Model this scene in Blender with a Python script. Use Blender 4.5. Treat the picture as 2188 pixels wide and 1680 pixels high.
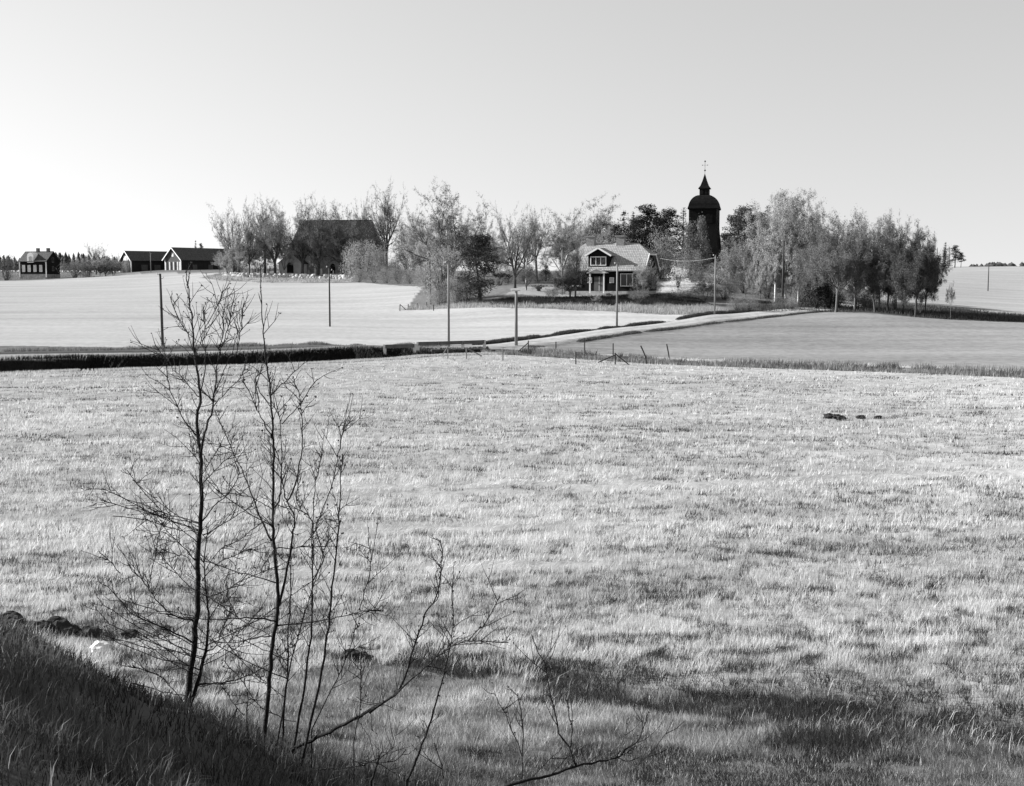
import bpy, math, random
import numpy as np
from mathutils import Vector, Matrix

for o in list(bpy.data.objects):
    bpy.data.objects.remove(o)
SC = bpy.context.scene
COL = SC.collection

# ------------------------------------------------------------------ camera
# photo coordinates used below are those of a 2188 x 1680 view of the photograph
FOC = 2641.0            # focal length in those pixels
CX, CY = 1094.0, 840.0
HOR = 600.0             # row of the level horizon
PITCH = math.atan((CY - HOR) / FOC)
CAMZ = 6.0
cam_d = bpy.data.cameras.new('camera')
cam = bpy.data.objects.new('camera', cam_d)
COL.objects.link(cam)
cam.location = (0, 0, CAMZ)
cam.rotation_euler = (math.pi / 2 - PITCH, 0, 0)
cam_d.sensor_width = 36.0
cam_d.lens = 36.0 * FOC / 2188.0
cam_d.clip_start = 0.1
cam_d.clip_end = 12000
SC.camera = cam

# ------------------------------------------------------------------ sky, sun, exposure
SUN_EL = math.radians(23)
SUN_AZ = Vector((-0.98, 0.197))          # horizontal direction towards the sun (from the left, a little ahead: the dormer's shadow tells)
SUN_AZ.normalize()
world = bpy.data.worlds.new('World')
SC.world = world
world.use_nodes = True
nt = world.node_tree
nt.nodes.clear()
sky = nt.nodes.new('ShaderNodeTexSky')
sky.sky_type = 'NISHITA'
sky.sun_disc = False
sky.sun_elevation = SUN_EL
sky.sun_rotation = math.atan2(SUN_AZ.x, SUN_AZ.y)
sky.altitude = 50
sky.air_density = 1.0
sky.dust_density = 0.0
sky.ozone_density = 1.0
# black-and-white film keeps only brightness, and it is more sensitive to blue than the eye
bw = nt.nodes.new('ShaderNodeVectorMath'); bw.operation = 'DOT_PRODUCT'; bw.inputs[1].default_value = (0.25, 0.35, 0.40)
bg = nt.nodes.new('ShaderNodeBackground')
bg.inputs['Strength'].default_value = 0.147
out = nt.nodes.new('ShaderNodeOutputWorld')
tcw = nt.nodes.new('ShaderNodeTexCoord')
lift = nt.nodes.new('ShaderNodeVectorMath'); lift.operation = 'ADD'; lift.inputs[1].default_value = (0, 0, 0.38)   # hide the dim rim of the model sky at the horizon
nt.links.new(tcw.outputs['Generated'], lift.inputs[0])
nt.links.new(lift.outputs[0], sky.inputs[0])
nt.links.new(sky.outputs[0], bw.inputs[0])
nt.links.new(bw.outputs['Value'], bg.inputs['Color'])
nt.links.new(bg.outputs[0], out.inputs[0])

sun_d = bpy.data.lights.new('sun', 'SUN')
sun_d.energy = 5.0
sun_d.angle = math.radians(0.55)
sun_d.color = (1, 1, 1)
sun = bpy.data.objects.new('sun', sun_d)
COL.objects.link(sun)
to_sun = Vector((SUN_AZ.x * math.cos(SUN_EL), SUN_AZ.y * math.cos(SUN_EL), math.sin(SUN_EL)))
sun.rotation_euler = to_sun.to_track_quat('Z', 'Y').to_euler()
sun.location = (-60, -20, 60)

SC.view_settings.view_transform = 'Standard'
SC.view_settings.look = 'None'
SC.view_settings.exposure = 1.3
SC.view_settings.gamma = 1.0
SC.view_settings.use_curve_mapping = False
SC.render.engine = 'CYCLES'

# ------------------------------------------------------------------ pixels to places
_cp, _sp = math.cos(PITCH), math.sin(PITCH)
def ray(px, py):
    a = (px - CX) / FOC
    b = -(py - CY) / FOC
    return a, _cp + b * _sp, -_sp + b * _cp
def PT(px, py, d):
    """point seen at px,py that stands d metres ahead of the camera"""
    a, y, z = ray(px, py)
    t = d / y
    return Vector((a * t, d, CAMZ + z * t))
def MPP(d):
    return d / FOC

# ------------------------------------------------------------------ noise
def _hash(ix, iy, s):
    n = (ix * 374761393 + iy * 668265263 + s * 974634781) & 0x7fffffff
    n = ((n ^ (n >> 13)) * 1274126177) & 0x7fffffff
    return ((n ^ (n >> 16)) & 0xffff) / 65535.0
def noise2(x, y, s=0):
    x = np.asarray(x, float); y = np.asarray(y, float)
    ix = np.floor(x).astype(np.int64); iy = np.floor(y).astype(np.int64)
    fx = x - ix; fy = y - iy
    fx = fx * fx * (3 - 2 * fx); fy = fy * fy * (3 - 2 * fy)
    a = _hash(ix, iy, s); b = _hash(ix + 1, iy, s)
    c = _hash(ix, iy + 1, s); d = _hash(ix + 1, iy + 1, s)
    return (a * (1 - fx) + b * fx) * (1 - fy) + (c * (1 - fx) + d * fx) * fy
def fbm(x, y, s=0, o=3):
    v = 0; a = 0.5; t = 0
    for k in range(o):
        v = v + a * noise2(x * 2 ** k, y * 2 ** k, s + 17 * k); t += a; a *= 0.5
    return v / t

# ------------------------------------------------------------------ terrain heights
CTRL = []
def C(px, py, d):
    p = PT(px, py, d); CTRL.append((p.x, p.y, p.z - CAMZ))
def CW(x, y, z):
    CTRL.append((x, y, z))
# the bank the photographer stands on
for a in [(10,1365,8.0),(10,1520,6.0),(10,1700,4.3),(120,1410,8.0),(200,1452,8.0),(200,1700,4.8),(400,1530,8.3),(400,1705,5.9),
          (500,1588,8.2),(600,1640,8.0),(600,1740,6.6),(720,1720,7.8),(-300,1250,8.5),(-300,1680,4.2)]:
    C(*a)
for a in [(0,0,-1.6),(-4,0,-1.1),(-9,0,-0.8),(4,0,-2.0),(0,-6,-1.2),(-6,-6,-0.8),(6,-6,-1.4),(2,4.5,-2.9),(0,5,-2.75),(4,6,-3.5),
          (0.3,8,-3.75),(3,9,-4.3),(-1.5,10.6,-4.3),(-3.4,11,-4.15),(-5.5,11,-3.7),(8,4,-3.8),(9,10,-4.7),(-12,6,-1.6),(-12,12,-3.6),(0,11,-4.65),(12,-4,-3.4)]:
    CW(*a)
for d in (13.5, 18, 26, 38, 52, 64):
    for u in (-0.9, -0.6, -0.41, -0.2, 0, 0.2, 0.41, 0.6, 0.9):
        if d < 17 and u < -0.15: continue
        CW(u * d, d, -4.85 - 0.006 * d)
for a in [(10,768,80),(10,740,95),(350,742,94),(700,745,92),(1000,745,93),(1103,740,95),(-500,745,92),
          (10,700,120),(10,660,160),(10,630,220),(10,605,350),(10,598,410),(346,700,121),(346,650,170),(346,610,280),(346,590,380),(120,596,400),
          (345,578,430),(430,577,430),(260,583,440),(480,588,330),(500,590,305),(620,592,300),(740,592,296),(620,583,312),(740,583,314),(700,583,330),
          (850,602,270),(705,697,125),(705,650,175),(705,620,230),(900,610,235),(850,655,165),(925,652,163),(1000,652,157),(1000,640,162),(950,620,200),
          (1094,657,150),(1094,640,157),(1094,620,170),(1094,606,200),(1094,595,260),(1250,663,147),(1250,640,157),(1210,628,169),(1300,629,166),(1370,630,164),(1405,627,173),(1300,624,175),
          (1400,663,149),(1450,606,188),(1450,590,198),(1504,578,203),(1500,668,146),(1527,672,143),(1430,640,162),(1530,645,163),
          (1103,738,96),(1214,723,106),(1317,707,117),(1422,697,127),(1558,680,142),(1670,669,152),(1745,663,160),
          (1600,655,157),(1600,605,200),(1700,655,160),(1700,625,190),(1800,664,155),(1870,667,150),(1957,677,145),(2188,689,139),(2500,700,132),
          (1200,745,93),(1430,766,85),(1430,730,104),(1700,698,126),(1800,781,78),(1800,705,122),(2188,796,70),(2188,740,98),(2188,712,119),(2600,800,70),(2600,730,105),
          (2188,672,185),(2188,650,230),(2188,620,320),(2188,585,430),(2188,570,560),(2500,580,560),(2000,652,200),(2000,600,350),(2050,572,560),(1800,648,190),(1860,628,235),(1860,600,330),
          (200,584,600),(1300,588,300),(1600,585,300),(900,590,350)]:
    C(*a)
for d, z in ((900, 7.0), (1600, 9.0), (3000, 8.0)):
    for u in (-0.9, -0.45, 0, 0.45, 0.9):
        CW(u * d, d, z + (2 if u > .2 else 0))
for r, z in ((40, -3), (150, -2), (600, 0), (2500, 4)):
    for a in (100, 140, 180, 220, 260):
        CW(r * math.sin(math.radians(a)), r * math.cos(math.radians(a)), z)
CTRL = np.array(CTRL)
def _uv(x, y):
    r = np.sqrt(x * x + y * y)
    k = np.log((r + 14.0) / 14.0) / np.maximum(r, 1e-6)
    return x * k, y * k
_cu, _cv = _uv(CTRL[:, 0], CTRL[:, 1])
def _tps(r2):
    return 0.5 * r2 * np.log(r2 + 1e-9)
_n = len(_cu)
_K = _tps((_cu[:, None] - _cu[None]) ** 2 + (_cv[:, None] - _cv[None]) ** 2) + np.eye(_n) * 0.0008
_P = np.stack([np.ones(_n), _cu, _cv], 1)
_A = np.zeros((_n + 3, _n + 3)); _A[:_n, :_n] = _K; _A[:_n, _n:] = _P; _A[_n:, :_n] = _P.T
_w = np.linalg.solve(_A, np.concatenate([CTRL[:, 2], np.zeros(3)]))

def poly_dist(x, y, pts):
    """distance to a polyline and the position along it (0..1)"""
    best = np.full(np.shape(x), 1e9); tt = np.zeros(np.shape(x))
    n = len(pts) - 1
    for i in range(n):
        ax, ay = pts[i]; bx, by = pts[i + 1]
        dx, dy = bx - ax, by - ay
        t = np.clip(((x - ax) * dx + (y - ay) * dy) / (dx * dx + dy * dy), 0, 1)
        d = np.hypot(x - ax - t * dx, y - ay - t * dy)
        m = d < best
        best = np.where(m, d, best); tt = np.where(m, (i + t) / n, tt)
    return best, tt
def sm(a, b, x):
    t = np.clip((x - a) / (b - a), 0, 1)
    return t * t * (3 - 2 * t)
def XY(px, py, d):
    p = PT(px, py, d); return (p.x, p.y)

DITCH = [(-60, 52), XY(10, 783, 73.5), XY(200, 780, 75.5), XY(350, 776, 77.5), XY(600, 769, 81), XY(740, 762, 84), XY(850, 757, 87), XY(960, 754, 88.5), XY(1060, 752, 89.5)]
RDITCH = [XY(1060, 756, 89), XY(1200, 765, 86), XY(1430, 776, 81), XY(1800, 787, 75.5), XY(2188, 799, 68.5), XY(2700, 815, 62)]
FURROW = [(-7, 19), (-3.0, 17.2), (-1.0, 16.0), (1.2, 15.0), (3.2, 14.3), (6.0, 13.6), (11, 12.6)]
ROADL = [(-75, 72), (-45, 77), XY(10, 757, 83), XY(350, 752, 86), XY(600, 748, 89), XY(800, 745, 91), XY(1000, 741, 93.5), XY(1103, 735, 96.5),
         XY(1214, 723, 106), XY(1317, 708, 117), XY(1422, 697, 127), XY(1558, 680, 142), XY(1670, 670, 152), XY(1745, 664, 159), XY(1800, 655, 172), XY(1830, 640, 195)]

def ditch_side(x, y):
    """positive beyond the ditch as seen from the field"""
    px_ = np.array([p[0] for p in DITCH]); py_ = np.array([p[1] for p in DITCH])
    return y - np.interp(x, px_, py_)
def height(x, y):
    x = np.asarray(x, float); y = np.asarray(y, float)
    shp = x.shape
    x = x.ravel(); y = y.ravel()
    z = np.empty(len(x))
    for i in range(0, len(x), 20000):
        s = slice(i, i + 20000)
        u, v = _uv(x[s], y[s])
        k = _tps((u[:, None] - _cu[None]) ** 2 + (v[:, None] - _cv[None]) ** 2)
        z[s] = k @ _w[:_n] + _w[_n] + _w[_n + 1] * u + _w[_n + 2] * v
    r = np.hypot(x, y)
    near = (r < 110) & (y > 0)
    if near.any():
        xn, yn = x[near], y[near]
        dd, t = poly_dist(xn, yn, DITCH)
        side = np.where(ditch_side(xn, yn) > 0, 1.0, 0.0)
        zz = -1.7 * (1 - sm(0.7, 2.3, dd)) * (1 - 0.75 * sm(0.62, .92, t))
        zz = zz + np.where(side > 0, .30 * sm(1.4, 2.3, dd) * (1 - sm(5.0, 17.0, dd)), -.14 * (1 - sm(2.2, 7.0, dd))) * (1 - sm(.62, .9, t))
        dd, t = poly_dist(xn, yn, RDITCH)
        zz = zz - 0.5 * (1 - sm(0.3, 2.2, dd))
        dd, t = poly_dist(xn, yn, FURROW)
        zz = zz - 0.2 * (1 - sm(0.15, 1.3, dd)) * sm(0.25, .6, t)
        w = 1 - sm(30, 60, r[near])
        zz = zz + w * 0.16 * (fbm(xn * 0.55, yn * 0.7, 5) - 0.5) + w * 0.07 * (fbm(xn * 2.2, yn * 2.6, 9) - 0.5)
        bk = (1 - sm(9, 12, r[near])) * sm(4, 6, r[near]); zz = zz + bk * .3 * (fbm(xn * 1.3, yn * 1.3, 15, 3) - .5)
        zz = zz + 0.05 * (fbm(xn * 0.4, yn * 0.5, 11) - .5)
        z[near] += zz
    z = z + 0.12 * (fbm(x * 0.06, y * 0.06, 21) - 0.5) * sm(100, 140, r)
    return (z + CAMZ).reshape(shp)
def H1(x, y):
    return float(height(np.array([x]), np.array([y]))[0])
def G(px, py, dmin=3.0, dmax=2500.0):
    """where the line of sight through px,py meets the ground"""
    a, yy, zz = ray(px, py)
    ds = np.exp(np.linspace(math.log(dmin), math.log(dmax), 1500))
    t = ds / yy
    gap = CAMZ + zz * t - height(a * t, ds)
    i = int(np.argmax(gap < 0))
    if gap[i] >= 0:
        d = dmax
    else:
        j = max(i - 1, 0)
        d = ds[j] + (ds[i] - ds[j]) * gap[j] / max(gap[j] - gap[i], 1e-9)
    t = d / yy
    return Vector((a * t, d, CAMZ + zz * t))
def BASE(px, d):
    a = (px - CX) / FOC / _cp * 1.0
    x = a * d
    return Vector((x, d, H1(x, d)))
def XD(px, d, py=600):
    return PT(px, py, d).x

# ------------------------------------------------------------------ materials (greys: the photograph is black and white)
def _nodes(name):
    m = bpy.data.materials.new(name); m.use_nodes = True
    n = m.node_tree.nodes; n.clear()
    o = n.new('ShaderNodeOutputMaterial')
    return m, n, m.node_tree.links, o
def math_node(n, l, op, a, b, clamp=False):
    k = n.new('ShaderNodeMath'); k.operation = op; k.use_clamp = clamp
    for i, v in enumerate((a, b)):
        if isinstance(v, (int, float)): k.inputs[i].default_value = v
        else: l.new(v, k.inputs[i])
    return k.outputs[0]
def mat(name, alb, rough=0.8, var=0.3, scale=2.0, bump=0.0, bscale=None, spec=0.2, stretch=(1, 1, 1), metallic=0.0):
    m, n, l, o = _nodes(name)
    b = n.new('ShaderNodeBsdfPrincipled')
    b.inputs['Roughness'].default_value = rough
    b.inputs['Specular IOR Level'].default_value = spec
    b.inputs['Metallic'].default_value = metallic
    tc = n.new('ShaderNodeTexCoord')
    mp = n.new('ShaderNodeMapping'); mp.inputs['Scale'].default_value = stretch
    l.new(tc.outputs['Object'], mp.inputs[0])
    tx = n.new('ShaderNodeTexNoise'); tx.inputs['Scale'].default_value = scale; tx.inputs['Detail'].default_value = 6
    l.new(mp.outputs[0], tx.inputs['Vector'])
    mr = n.new('ShaderNodeMapRange')
    mr.inputs['From Min'].default_value = 0.25; mr.inputs['From Max'].default_value = 0.75
    mr.inputs['To Min'].default_value = alb * (1 - var); mr.inputs['To Max'].default_value = alb * (1 + var)
    l.new(tx.outputs['Fac'], mr.inputs['Value'])
    l.new(mr.outputs[0], b.inputs['Base Color'])
    if bump:
        t2 = n.new('ShaderNodeTexNoise'); t2.inputs['Scale'].default_value = bscale or scale * 4; t2.inputs['Detail'].default_value = 4
        l.new(mp.outputs[0], t2.inputs['Vector'])
        bp = n.new('ShaderNodeBump'); bp.inputs['Strength'].default_value = bump; bp.inputs['Distance'].default_value = 0.05
        l.new(t2.outputs['Fac'], bp.inputs['Height']); l.new(bp.outputs[0], b.inputs['Normal'])
    l.new(b.outputs[0], o.inputs[0])
    return m
def leaf_mat(name, alb, var=0.35, trans=0.3, attr=None, rough=0.6):
    """matt leaf or grass blade, some light passes through; tone differs from piece to piece"""
    m, n, l, o = _nodes(name)
    if attr:
        a = n.new('ShaderNodeAttribute'); a.attribute_name = attr
        c = math_node(n, l, 'MULTIPLY', a.outputs['Fac'], alb)
    else:
        g = n.new('ShaderNodeNewGeometry')
        mr = n.new('ShaderNodeMapRange')
        mr.inputs['To Min'].default_value = alb * (1 - var); mr.inputs['To Max'].default_value = alb * (1 + var)
        l.new(g.outputs['Random Per Island'], mr.inputs['Value'])
        oi = n.new('ShaderNodeObjectInfo')
        m2 = n.new('ShaderNodeMapRange'); m2.inputs['To Min'].default_value = 0.85; m2.inputs['To Max'].default_value = 1.15
        l.new(oi.outputs['Random'], m2.inputs['Value'])
        c = math_node(n, l, 'MULTIPLY', mr.outputs[0], m2.outputs[0])
    d = n.new('ShaderNodeBsdfDiffuse'); t = n.new('ShaderNodeBsdfTranslucent'); x = n.new('ShaderNodeMixShader')
    x.inputs[0].default_value = trans
    l.new(c, d.inputs['Color']); l.new(c, t.inputs['Color'])
    l.new(d.outputs[0], x.inputs[1]); l.new(t.outputs[0], x.inputs[2]); l.new(x.outputs[0], o.inputs[0])
    return m
def board_mat(name, alb, per_m=6.0, var=0.25, rough=0.8, axis='X', bump=0.5):
    """painted vertical boarding: narrow joints as fine relief, tone differs along the grain"""
    m, n, l, o = _nodes(name)
    b = n.new('ShaderNodeBsdfPrincipled'); b.inputs['Roughness'].default_value = rough; b.inputs['Specular IOR Level'].default_value = 0.06
    tc = n.new('ShaderNodeTexCoord')
    sp = n.new('ShaderNodeSeparateXYZ'); l.new(tc.outputs['Object'], sp.inputs[0])
    s = math_node(n, l, 'ADD', sp.outputs['X'], sp.outputs['Y'])
    if axis == 'Z': s = sp.outputs['Z']
    f = math_node(n, l, 'FRACT', math_node(n, l, 'MULTIPLY', s, per_m), 0)
    j = math_node(n, l, 'GREATER_THAN', f, 0.86)
    mp = n.new('ShaderNodeMapping'); mp.inputs['Scale'].default_value = (5, 5, 0.7); l.new(tc.outputs['Object'], mp.inputs[0])
    tx = n.new('ShaderNodeTexNoise'); tx.inputs['Scale'].default_value = 1.5; tx.inputs['Detail'].default_value = 5; l.new(mp.outputs[0], tx.inputs['Vector'])
    mr = n.new('ShaderNodeMapRange'); mr.inputs['From Min'].default_value = .25; mr.inputs['From Max'].default_value = .75
    mr.inputs['To Min'].default_value = alb * (1 - var); mr.inputs['To Max'].default_value = alb * (1 + var); l.new(tx.outputs['Fac'], mr.inputs['Value'])
    l.new(mr.outputs[0], b.inputs['Base Color'])
    bp = n.new('ShaderNodeBump'); bp.inputs['Strength'].default_value = bump; bp.inputs['Distance'].default_value = 0.03; bp.invert = True
    l.new(j, bp.inputs['Height']); l.new(bp.outputs[0], b.inputs['Normal']); l.new(b.outputs[0], o.inputs[0])
    return m
def tile_mat(name, alb, w=0.24, h=0.34, var=0.35):
    """pantiles seen from far off: wavy rows as relief, single tiles differ in tone"""
    m, n, l, o = _nodes(name)
    b = n.new('ShaderNodeBsdfPrincipled'); b.inputs['Roughness'].default_value = 0.75; b.inputs['Specular IOR Level'].default_value = 0.2
    tc = n.new('ShaderNodeTexCoord')
    mp = n.new('ShaderNodeMapping'); mp.inputs['Scale'].default_value = (1, 1.28, 0); l.new(tc.outputs['Object'], mp.inputs[0])
    bk = n.new('ShaderNodeTexBrick')
    bk.inputs['Color1'].default_value = (alb * (1 - var),) * 3 + (1,); bk.inputs['Color2'].default_value = (alb * (1 + var),) * 3 + (1,)
    bk.inputs['Mortar'].default_value = (alb * .45,) * 3 + (1,)
    bk.inputs['Scale'].default_value = 1; bk.inputs['Mortar Size'].default_value = 0.028; bk.inputs['Brick Width'].default_value = w; bk.inputs['Row Height'].default_value = h
    bk.offset = 0.0
    l.new(mp.outputs[0], bk.inputs['Vector']); l.new(bk.outputs['Color'], b.inputs['Base Color'])
    bp = n.new('ShaderNodeBump'); bp.inputs['Strength'].default_value = .8; bp.inputs['Distance'].default_value = 0.04; bp.invert = True
    l.new(bk.outputs['Fac'], bp.inputs['Height']); l.new(bp.outputs[0], b.inputs['Normal']); l.new(b.outputs[0], o.inputs[0])
    return m
def glass_mat(name):
    m, n, l, o = _nodes(name)
    b = n.new('ShaderNodeBsdfPrincipled'); b.inputs['Base Color'].default_value = (.015, .015, .015, 1); b.inputs['Roughness'].default_value = 0.08
    b.inputs['Specular IOR Level'].default_value = 0.5
    l.new(b.outputs[0], o.inputs[0]); return m

M = {}
M['bark'] = mat('bark', .05, .9, .4, 6, .6)
M['bark_mid'] = mat('bark_mid', .10, .9, .4, 6, .5)
M['bark_birch'] = mat('bark_birch', .45, .7, .6, 3, .3, stretch=(1, 1, 3))
M['bark_dark'] = mat('bark_dark', .014, .9, .4, 20, .5)
M['twig'] = leaf_mat('twig', .15, .4, 0.0)
M['twig_dark'] = leaf_mat('twig_dark', .05, .4, 0.0)
M['bud'] = leaf_mat('bud', .05, .5, .2)
M['leaf_pale'] = leaf_mat('leaf_pale', .36, .35, .35)
M['leaf_mid'] = leaf_mat('leaf_mid', .23, .4, .35)
M['leaf_deep'] = leaf_mat('leaf_deep', .11, .4, .3)
M['needle'] = leaf_mat('needle', .05, .5, .15)
M['needle_pale'] = leaf_mat('needle_pale', .15, .45, .25)
M['blossom'] = leaf_mat('blossom', .75, .15, .3)
M['grass'] = leaf_mat('grass', 1.0, trans=.3, attr='tone')
M['red_board'] = board_mat('dark_red_boarding', .010, 6, .3)
M['barn_board'] = board_mat('grey_barn_boarding', .075, 5, .4)
M['barn_dark'] = board_mat('dark_barn_boarding', .02, 5, .4)  # darker copy of the boarding, paints the barns' shaded sides; also gate boards
M['tar'] = board_mat('tarred_shingle', .006, 4, .5, .7, 'Z')
M['tar_roof'] = mat('tarred_roof', .008, .85, .5, 3, .5, spec=.05)
M['white_paint'] = mat('white_paint', .72, .5, .06, 3)
M['white_wall'] = mat('lime_plaster', .42, .9, .25, .9, .3)
M['rubble'] = mat('rubble_masonry', .22, .9, .45, 1.3, .6, 3)
M['church_roof'] = mat('church_shingle', .018, .8, .35, 1.2, .5, 6)
M['barn_roof'] = tile_mat('barn_roof_tile', .075, .3, .4, .3)
M['house_tile'] = tile_mat('house_pantile', .30, var=.18)
M['farm_tile'] = tile_mat('farm_pantile', .07, .3, .4)
M['brick'] = mat('chimney_brick', .20, .9, .4, 5, .4)
M['stone'] = mat('field_stone', .34, .9, .35, 3, .5)
M['stone_pale'] = mat('pale_stone', .62, .8, .15, 3, .3)
M['stone_dark'] = mat('dark_stone', .09, .9, .4, 3, .5)
M['glass'] = glass_mat('window_glass')
M['curtain'] = mat('curtain', .5, .9, .1, 4)
M['door'] = board_mat('grey_door', .11, 5, .2)
M['dark'] = mat('dark_opening', .008, .9, .2, 2)
M['pole'] = mat('weathered_pole', .17, .85, .3, 3, .3, stretch=(1, 1, .15))
M['pole_dark'] = mat('creosoted_pole', .04, .8, .4, 3, .3, stretch=(1, 1, .15))
M['metal'] = mat('dark_metal', .05, .5, .2, 5)
M['porcelain'] = mat('porcelain', .7, .25, .05, 5)
M['rail'] = mat('weathered_rail', .13, .85, .3, 2, .3)
M['clod'] = mat('earth_clod', .025, .95, .5, 5, .8)
M['gravel'] = None

# ------------------------------------------------------------------ object helpers
def link(o, parent=None):
    COL.objects.link(o)
    if parent is not None: o.parent = parent
    return o
def tag(o, label=None, cat=None, group=None, kind=None):
    if label: o['label'] = label
    if cat: o['category'] = cat
    if group: o['group'] = group
    if kind: o['kind'] = kind
    return o
def thing(name, label, cat, loc=(0, 0, 0), rz=0.0, group=None):
    o = bpy.data.objects.new(name, None); o.empty_display_size = .2
    link(o); o.location = loc; o.rotation_euler = (0, 0, rz)
    return tag(o, label, cat, group)
def mesh_np(name, V, F, mats, mi=None, attr=None, smooth=False):
    """V (n,3), F (m,k) with k = 3 or 4"""
    V = np.asarray(V, np.float32); F = np.asarray(F, np.int32)
    me = bpy.data.meshes.new(name)
    me.vertices.add(len(V)); me.vertices.foreach_set('co', V.ravel())
    k = F.shape[1]
    me.loops.add(F.size); me.loops.foreach_set('vertex_index', F.ravel())
    me.polygons.add(len(F)); me.polygons.foreach_set('loop_start', np.arange(len(F), dtype=np.int32) * k)
    for m in mats: me.materials.append(m)
    if mi is not None: me.polygons.foreach_set('material_index', np.asarray(mi, np.int32))
    if smooth: me.polygons.foreach_set('use_smooth', np.ones(len(F), bool))
    if attr:
        for nm, dat in attr.items():
            a = me.attributes.new(nm, 'FLOAT', 'POINT'); a.data.foreach_set('value', np.asarray(dat, np.float32))
    me.update(calc_edges=True)
    return me
class MB:
    def __init__(s): s.v = []; s.f = []
    def add(s, vs, fs):
        b = len(s.v); s.v += [tuple(p) for p in vs]; s.f += [tuple(b + i for i in f) for f in fs]; return s
    def box(s, x0, x1, y0, y1, z0, z1):
        return s.add([(x0,y0,z0),(x1,y0,z0),(x1,y1,z0),(x0,y1,z0),(x0,y0,z1),(x1,y0,z1),(x1,y1,z1),(x0,y1,z1)],
                     [(3,2,1,0),(4,5,6,7),(0,1,5,4),(1,2,6,5),(2,3,7,6),(3,0,4,7)])
    def slab(s, poly, th):
        """a flat polygon given thickness th along its normal (downwards/backwards)"""
        p = [Vector(q) for q in poly]; nrm = Vector((0, 0, 0))
        for i in range(len(p)):
            nrm += (p[i] - p[0]).cross(p[(i + 1) % len(p)] - p[0])
        nrm.normalize(); n = len(p)
        vs = p + [q - nrm * th for q in p]
        fs = [tuple(range(n)), tuple(range(2 * n - 1, n - 1, -1))] + [(i, n + i, n + (i + 1) % n, (i + 1) % n) for i in range(n)]
        return s.add(vs, fs)
    def prism(s, poly2, y0, y1):
        """outline in x,z pushed from y0 to y1"""
        n = len(poly2)
        vs = [(x, y0, z) for x, z in poly2] + [(x, y1, z) for x, z in poly2]
        return s.add(vs, [tuple(range(n)), tuple(range(2 * n - 1, n - 1, -1))] + [(i, n + i, n + (i + 1) % n, (i + 1) % n) for i in range(n)])
    def bar(s, a, b, w, h=None):
        a = Vector(a); b = Vector(b); h = h or w
        d = (b - a).normalized(); up = Vector((0, 0, 1)) if abs(d.z) < .95 else Vector((0, 1, 0))
        r = d.cross(up).normalized() * w / 2; u = r.cross(d).normalized() * h / 2
        vs = [a - r - u, a + r - u, a + r + u, a - r + u, b - r - u, b + r - u, b + r + u, b - r + u]
        return s.add(vs, [(3,2,1,0),(4,5,6,7),(0,1,5,4),(1,2,6,5),(2,3,7,6),(3,0,4,7)])
    def tube(s, pts, rad, n=8, cap=True):
        pts = [Vector(p) for p in pts]; rings = []
        ref = Vector((0.3, 0.9, 0.1))
        for i, p in enumerate(pts):
            t = (pts[min(i + 1, len(pts) - 1)] - pts[max(i - 1, 0)]).normalized()
            if abs(t.dot(ref)) > .95: ref = Vector((1, 0, 0))
            a = t.cross(ref).normalized(); b = t.cross(a)
            r = rad[i] if hasattr(rad, '__len__') else rad
            rings.append([p + (a * math.cos(q) + b * math.sin(q)) * r for q in [2 * math.pi * k / n for k in range(n)]])
        base = len(s.v)
        for rg in rings: s.v += [tuple(q) for q in rg]
        for i in range(len(pts) - 1):
            for k in range(n):
                s.f.append((base + i * n + k, base + i * n + (k + 1) % n, base + (i + 1) * n + (k + 1) % n, base + (i + 1) * n + k))
        if cap:
            s.f.append(tuple(base + k for k in range(n))[::-1]); s.f.append(tuple(base + (len(pts) - 1) * n + k for k in range(n)))
        return s
    def blob(s, c, r, rng, nu=7, nv=5, rough=.25):
        b = len(s.v); cx, cy, cz = c; rx, ry, rz = r
        s.v.append((cx, cy, cz - rz))
        for j in range(1, nv):
            th = math.pi * j / nv
            for i in range(nu):
                ph = 2 * math.pi * i / nu; k = 1 + rng.uniform(-rough, rough)
                s.v.append((cx + rx * k * math.sin(th) * math.cos(ph), cy + ry * k * math.sin(th) * math.sin(ph), cz - rz * k * math.cos(th)))
        s.v.append((cx, cy, cz + rz)); t = len(s.v) - 1
        for i in range(nu):
            s.f.append((b, b + 1 + (i + 1) % nu, b + 1 + i)); s.f.append((t, b + 1 + (nv - 2) * nu + i, b + 1 + (nv - 2) * nu + (i + 1) % nu))
        for j in range(nv - 2):
            for i in range(nu):
                s.f.append((b + 1 + j * nu + i, b + 1 + j * nu + (i + 1) % nu, b + 1 + (j + 1) * nu + (i + 1) % nu, b + 1 + (j + 1) * nu + i))
        return s
    def mesh(s, name, m, smooth=False):
        me = bpy.data.meshes.new(name); me.from_pydata(s.v, [], s.f); me.materials.append(m)
        if smooth:
            for p in me.polygons: p.use_smooth = True
        me.update(); return me
    def build(s, name, m, parent=None, loc=None, rz=0, smooth=False):
        o = bpy.data.objects.new(name, s.mesh(name, m, smooth)); link(o, parent)
        if loc is not None: o.location = loc
        if rz: o.rotation_euler = (0, 0, rz)
        return o

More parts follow.
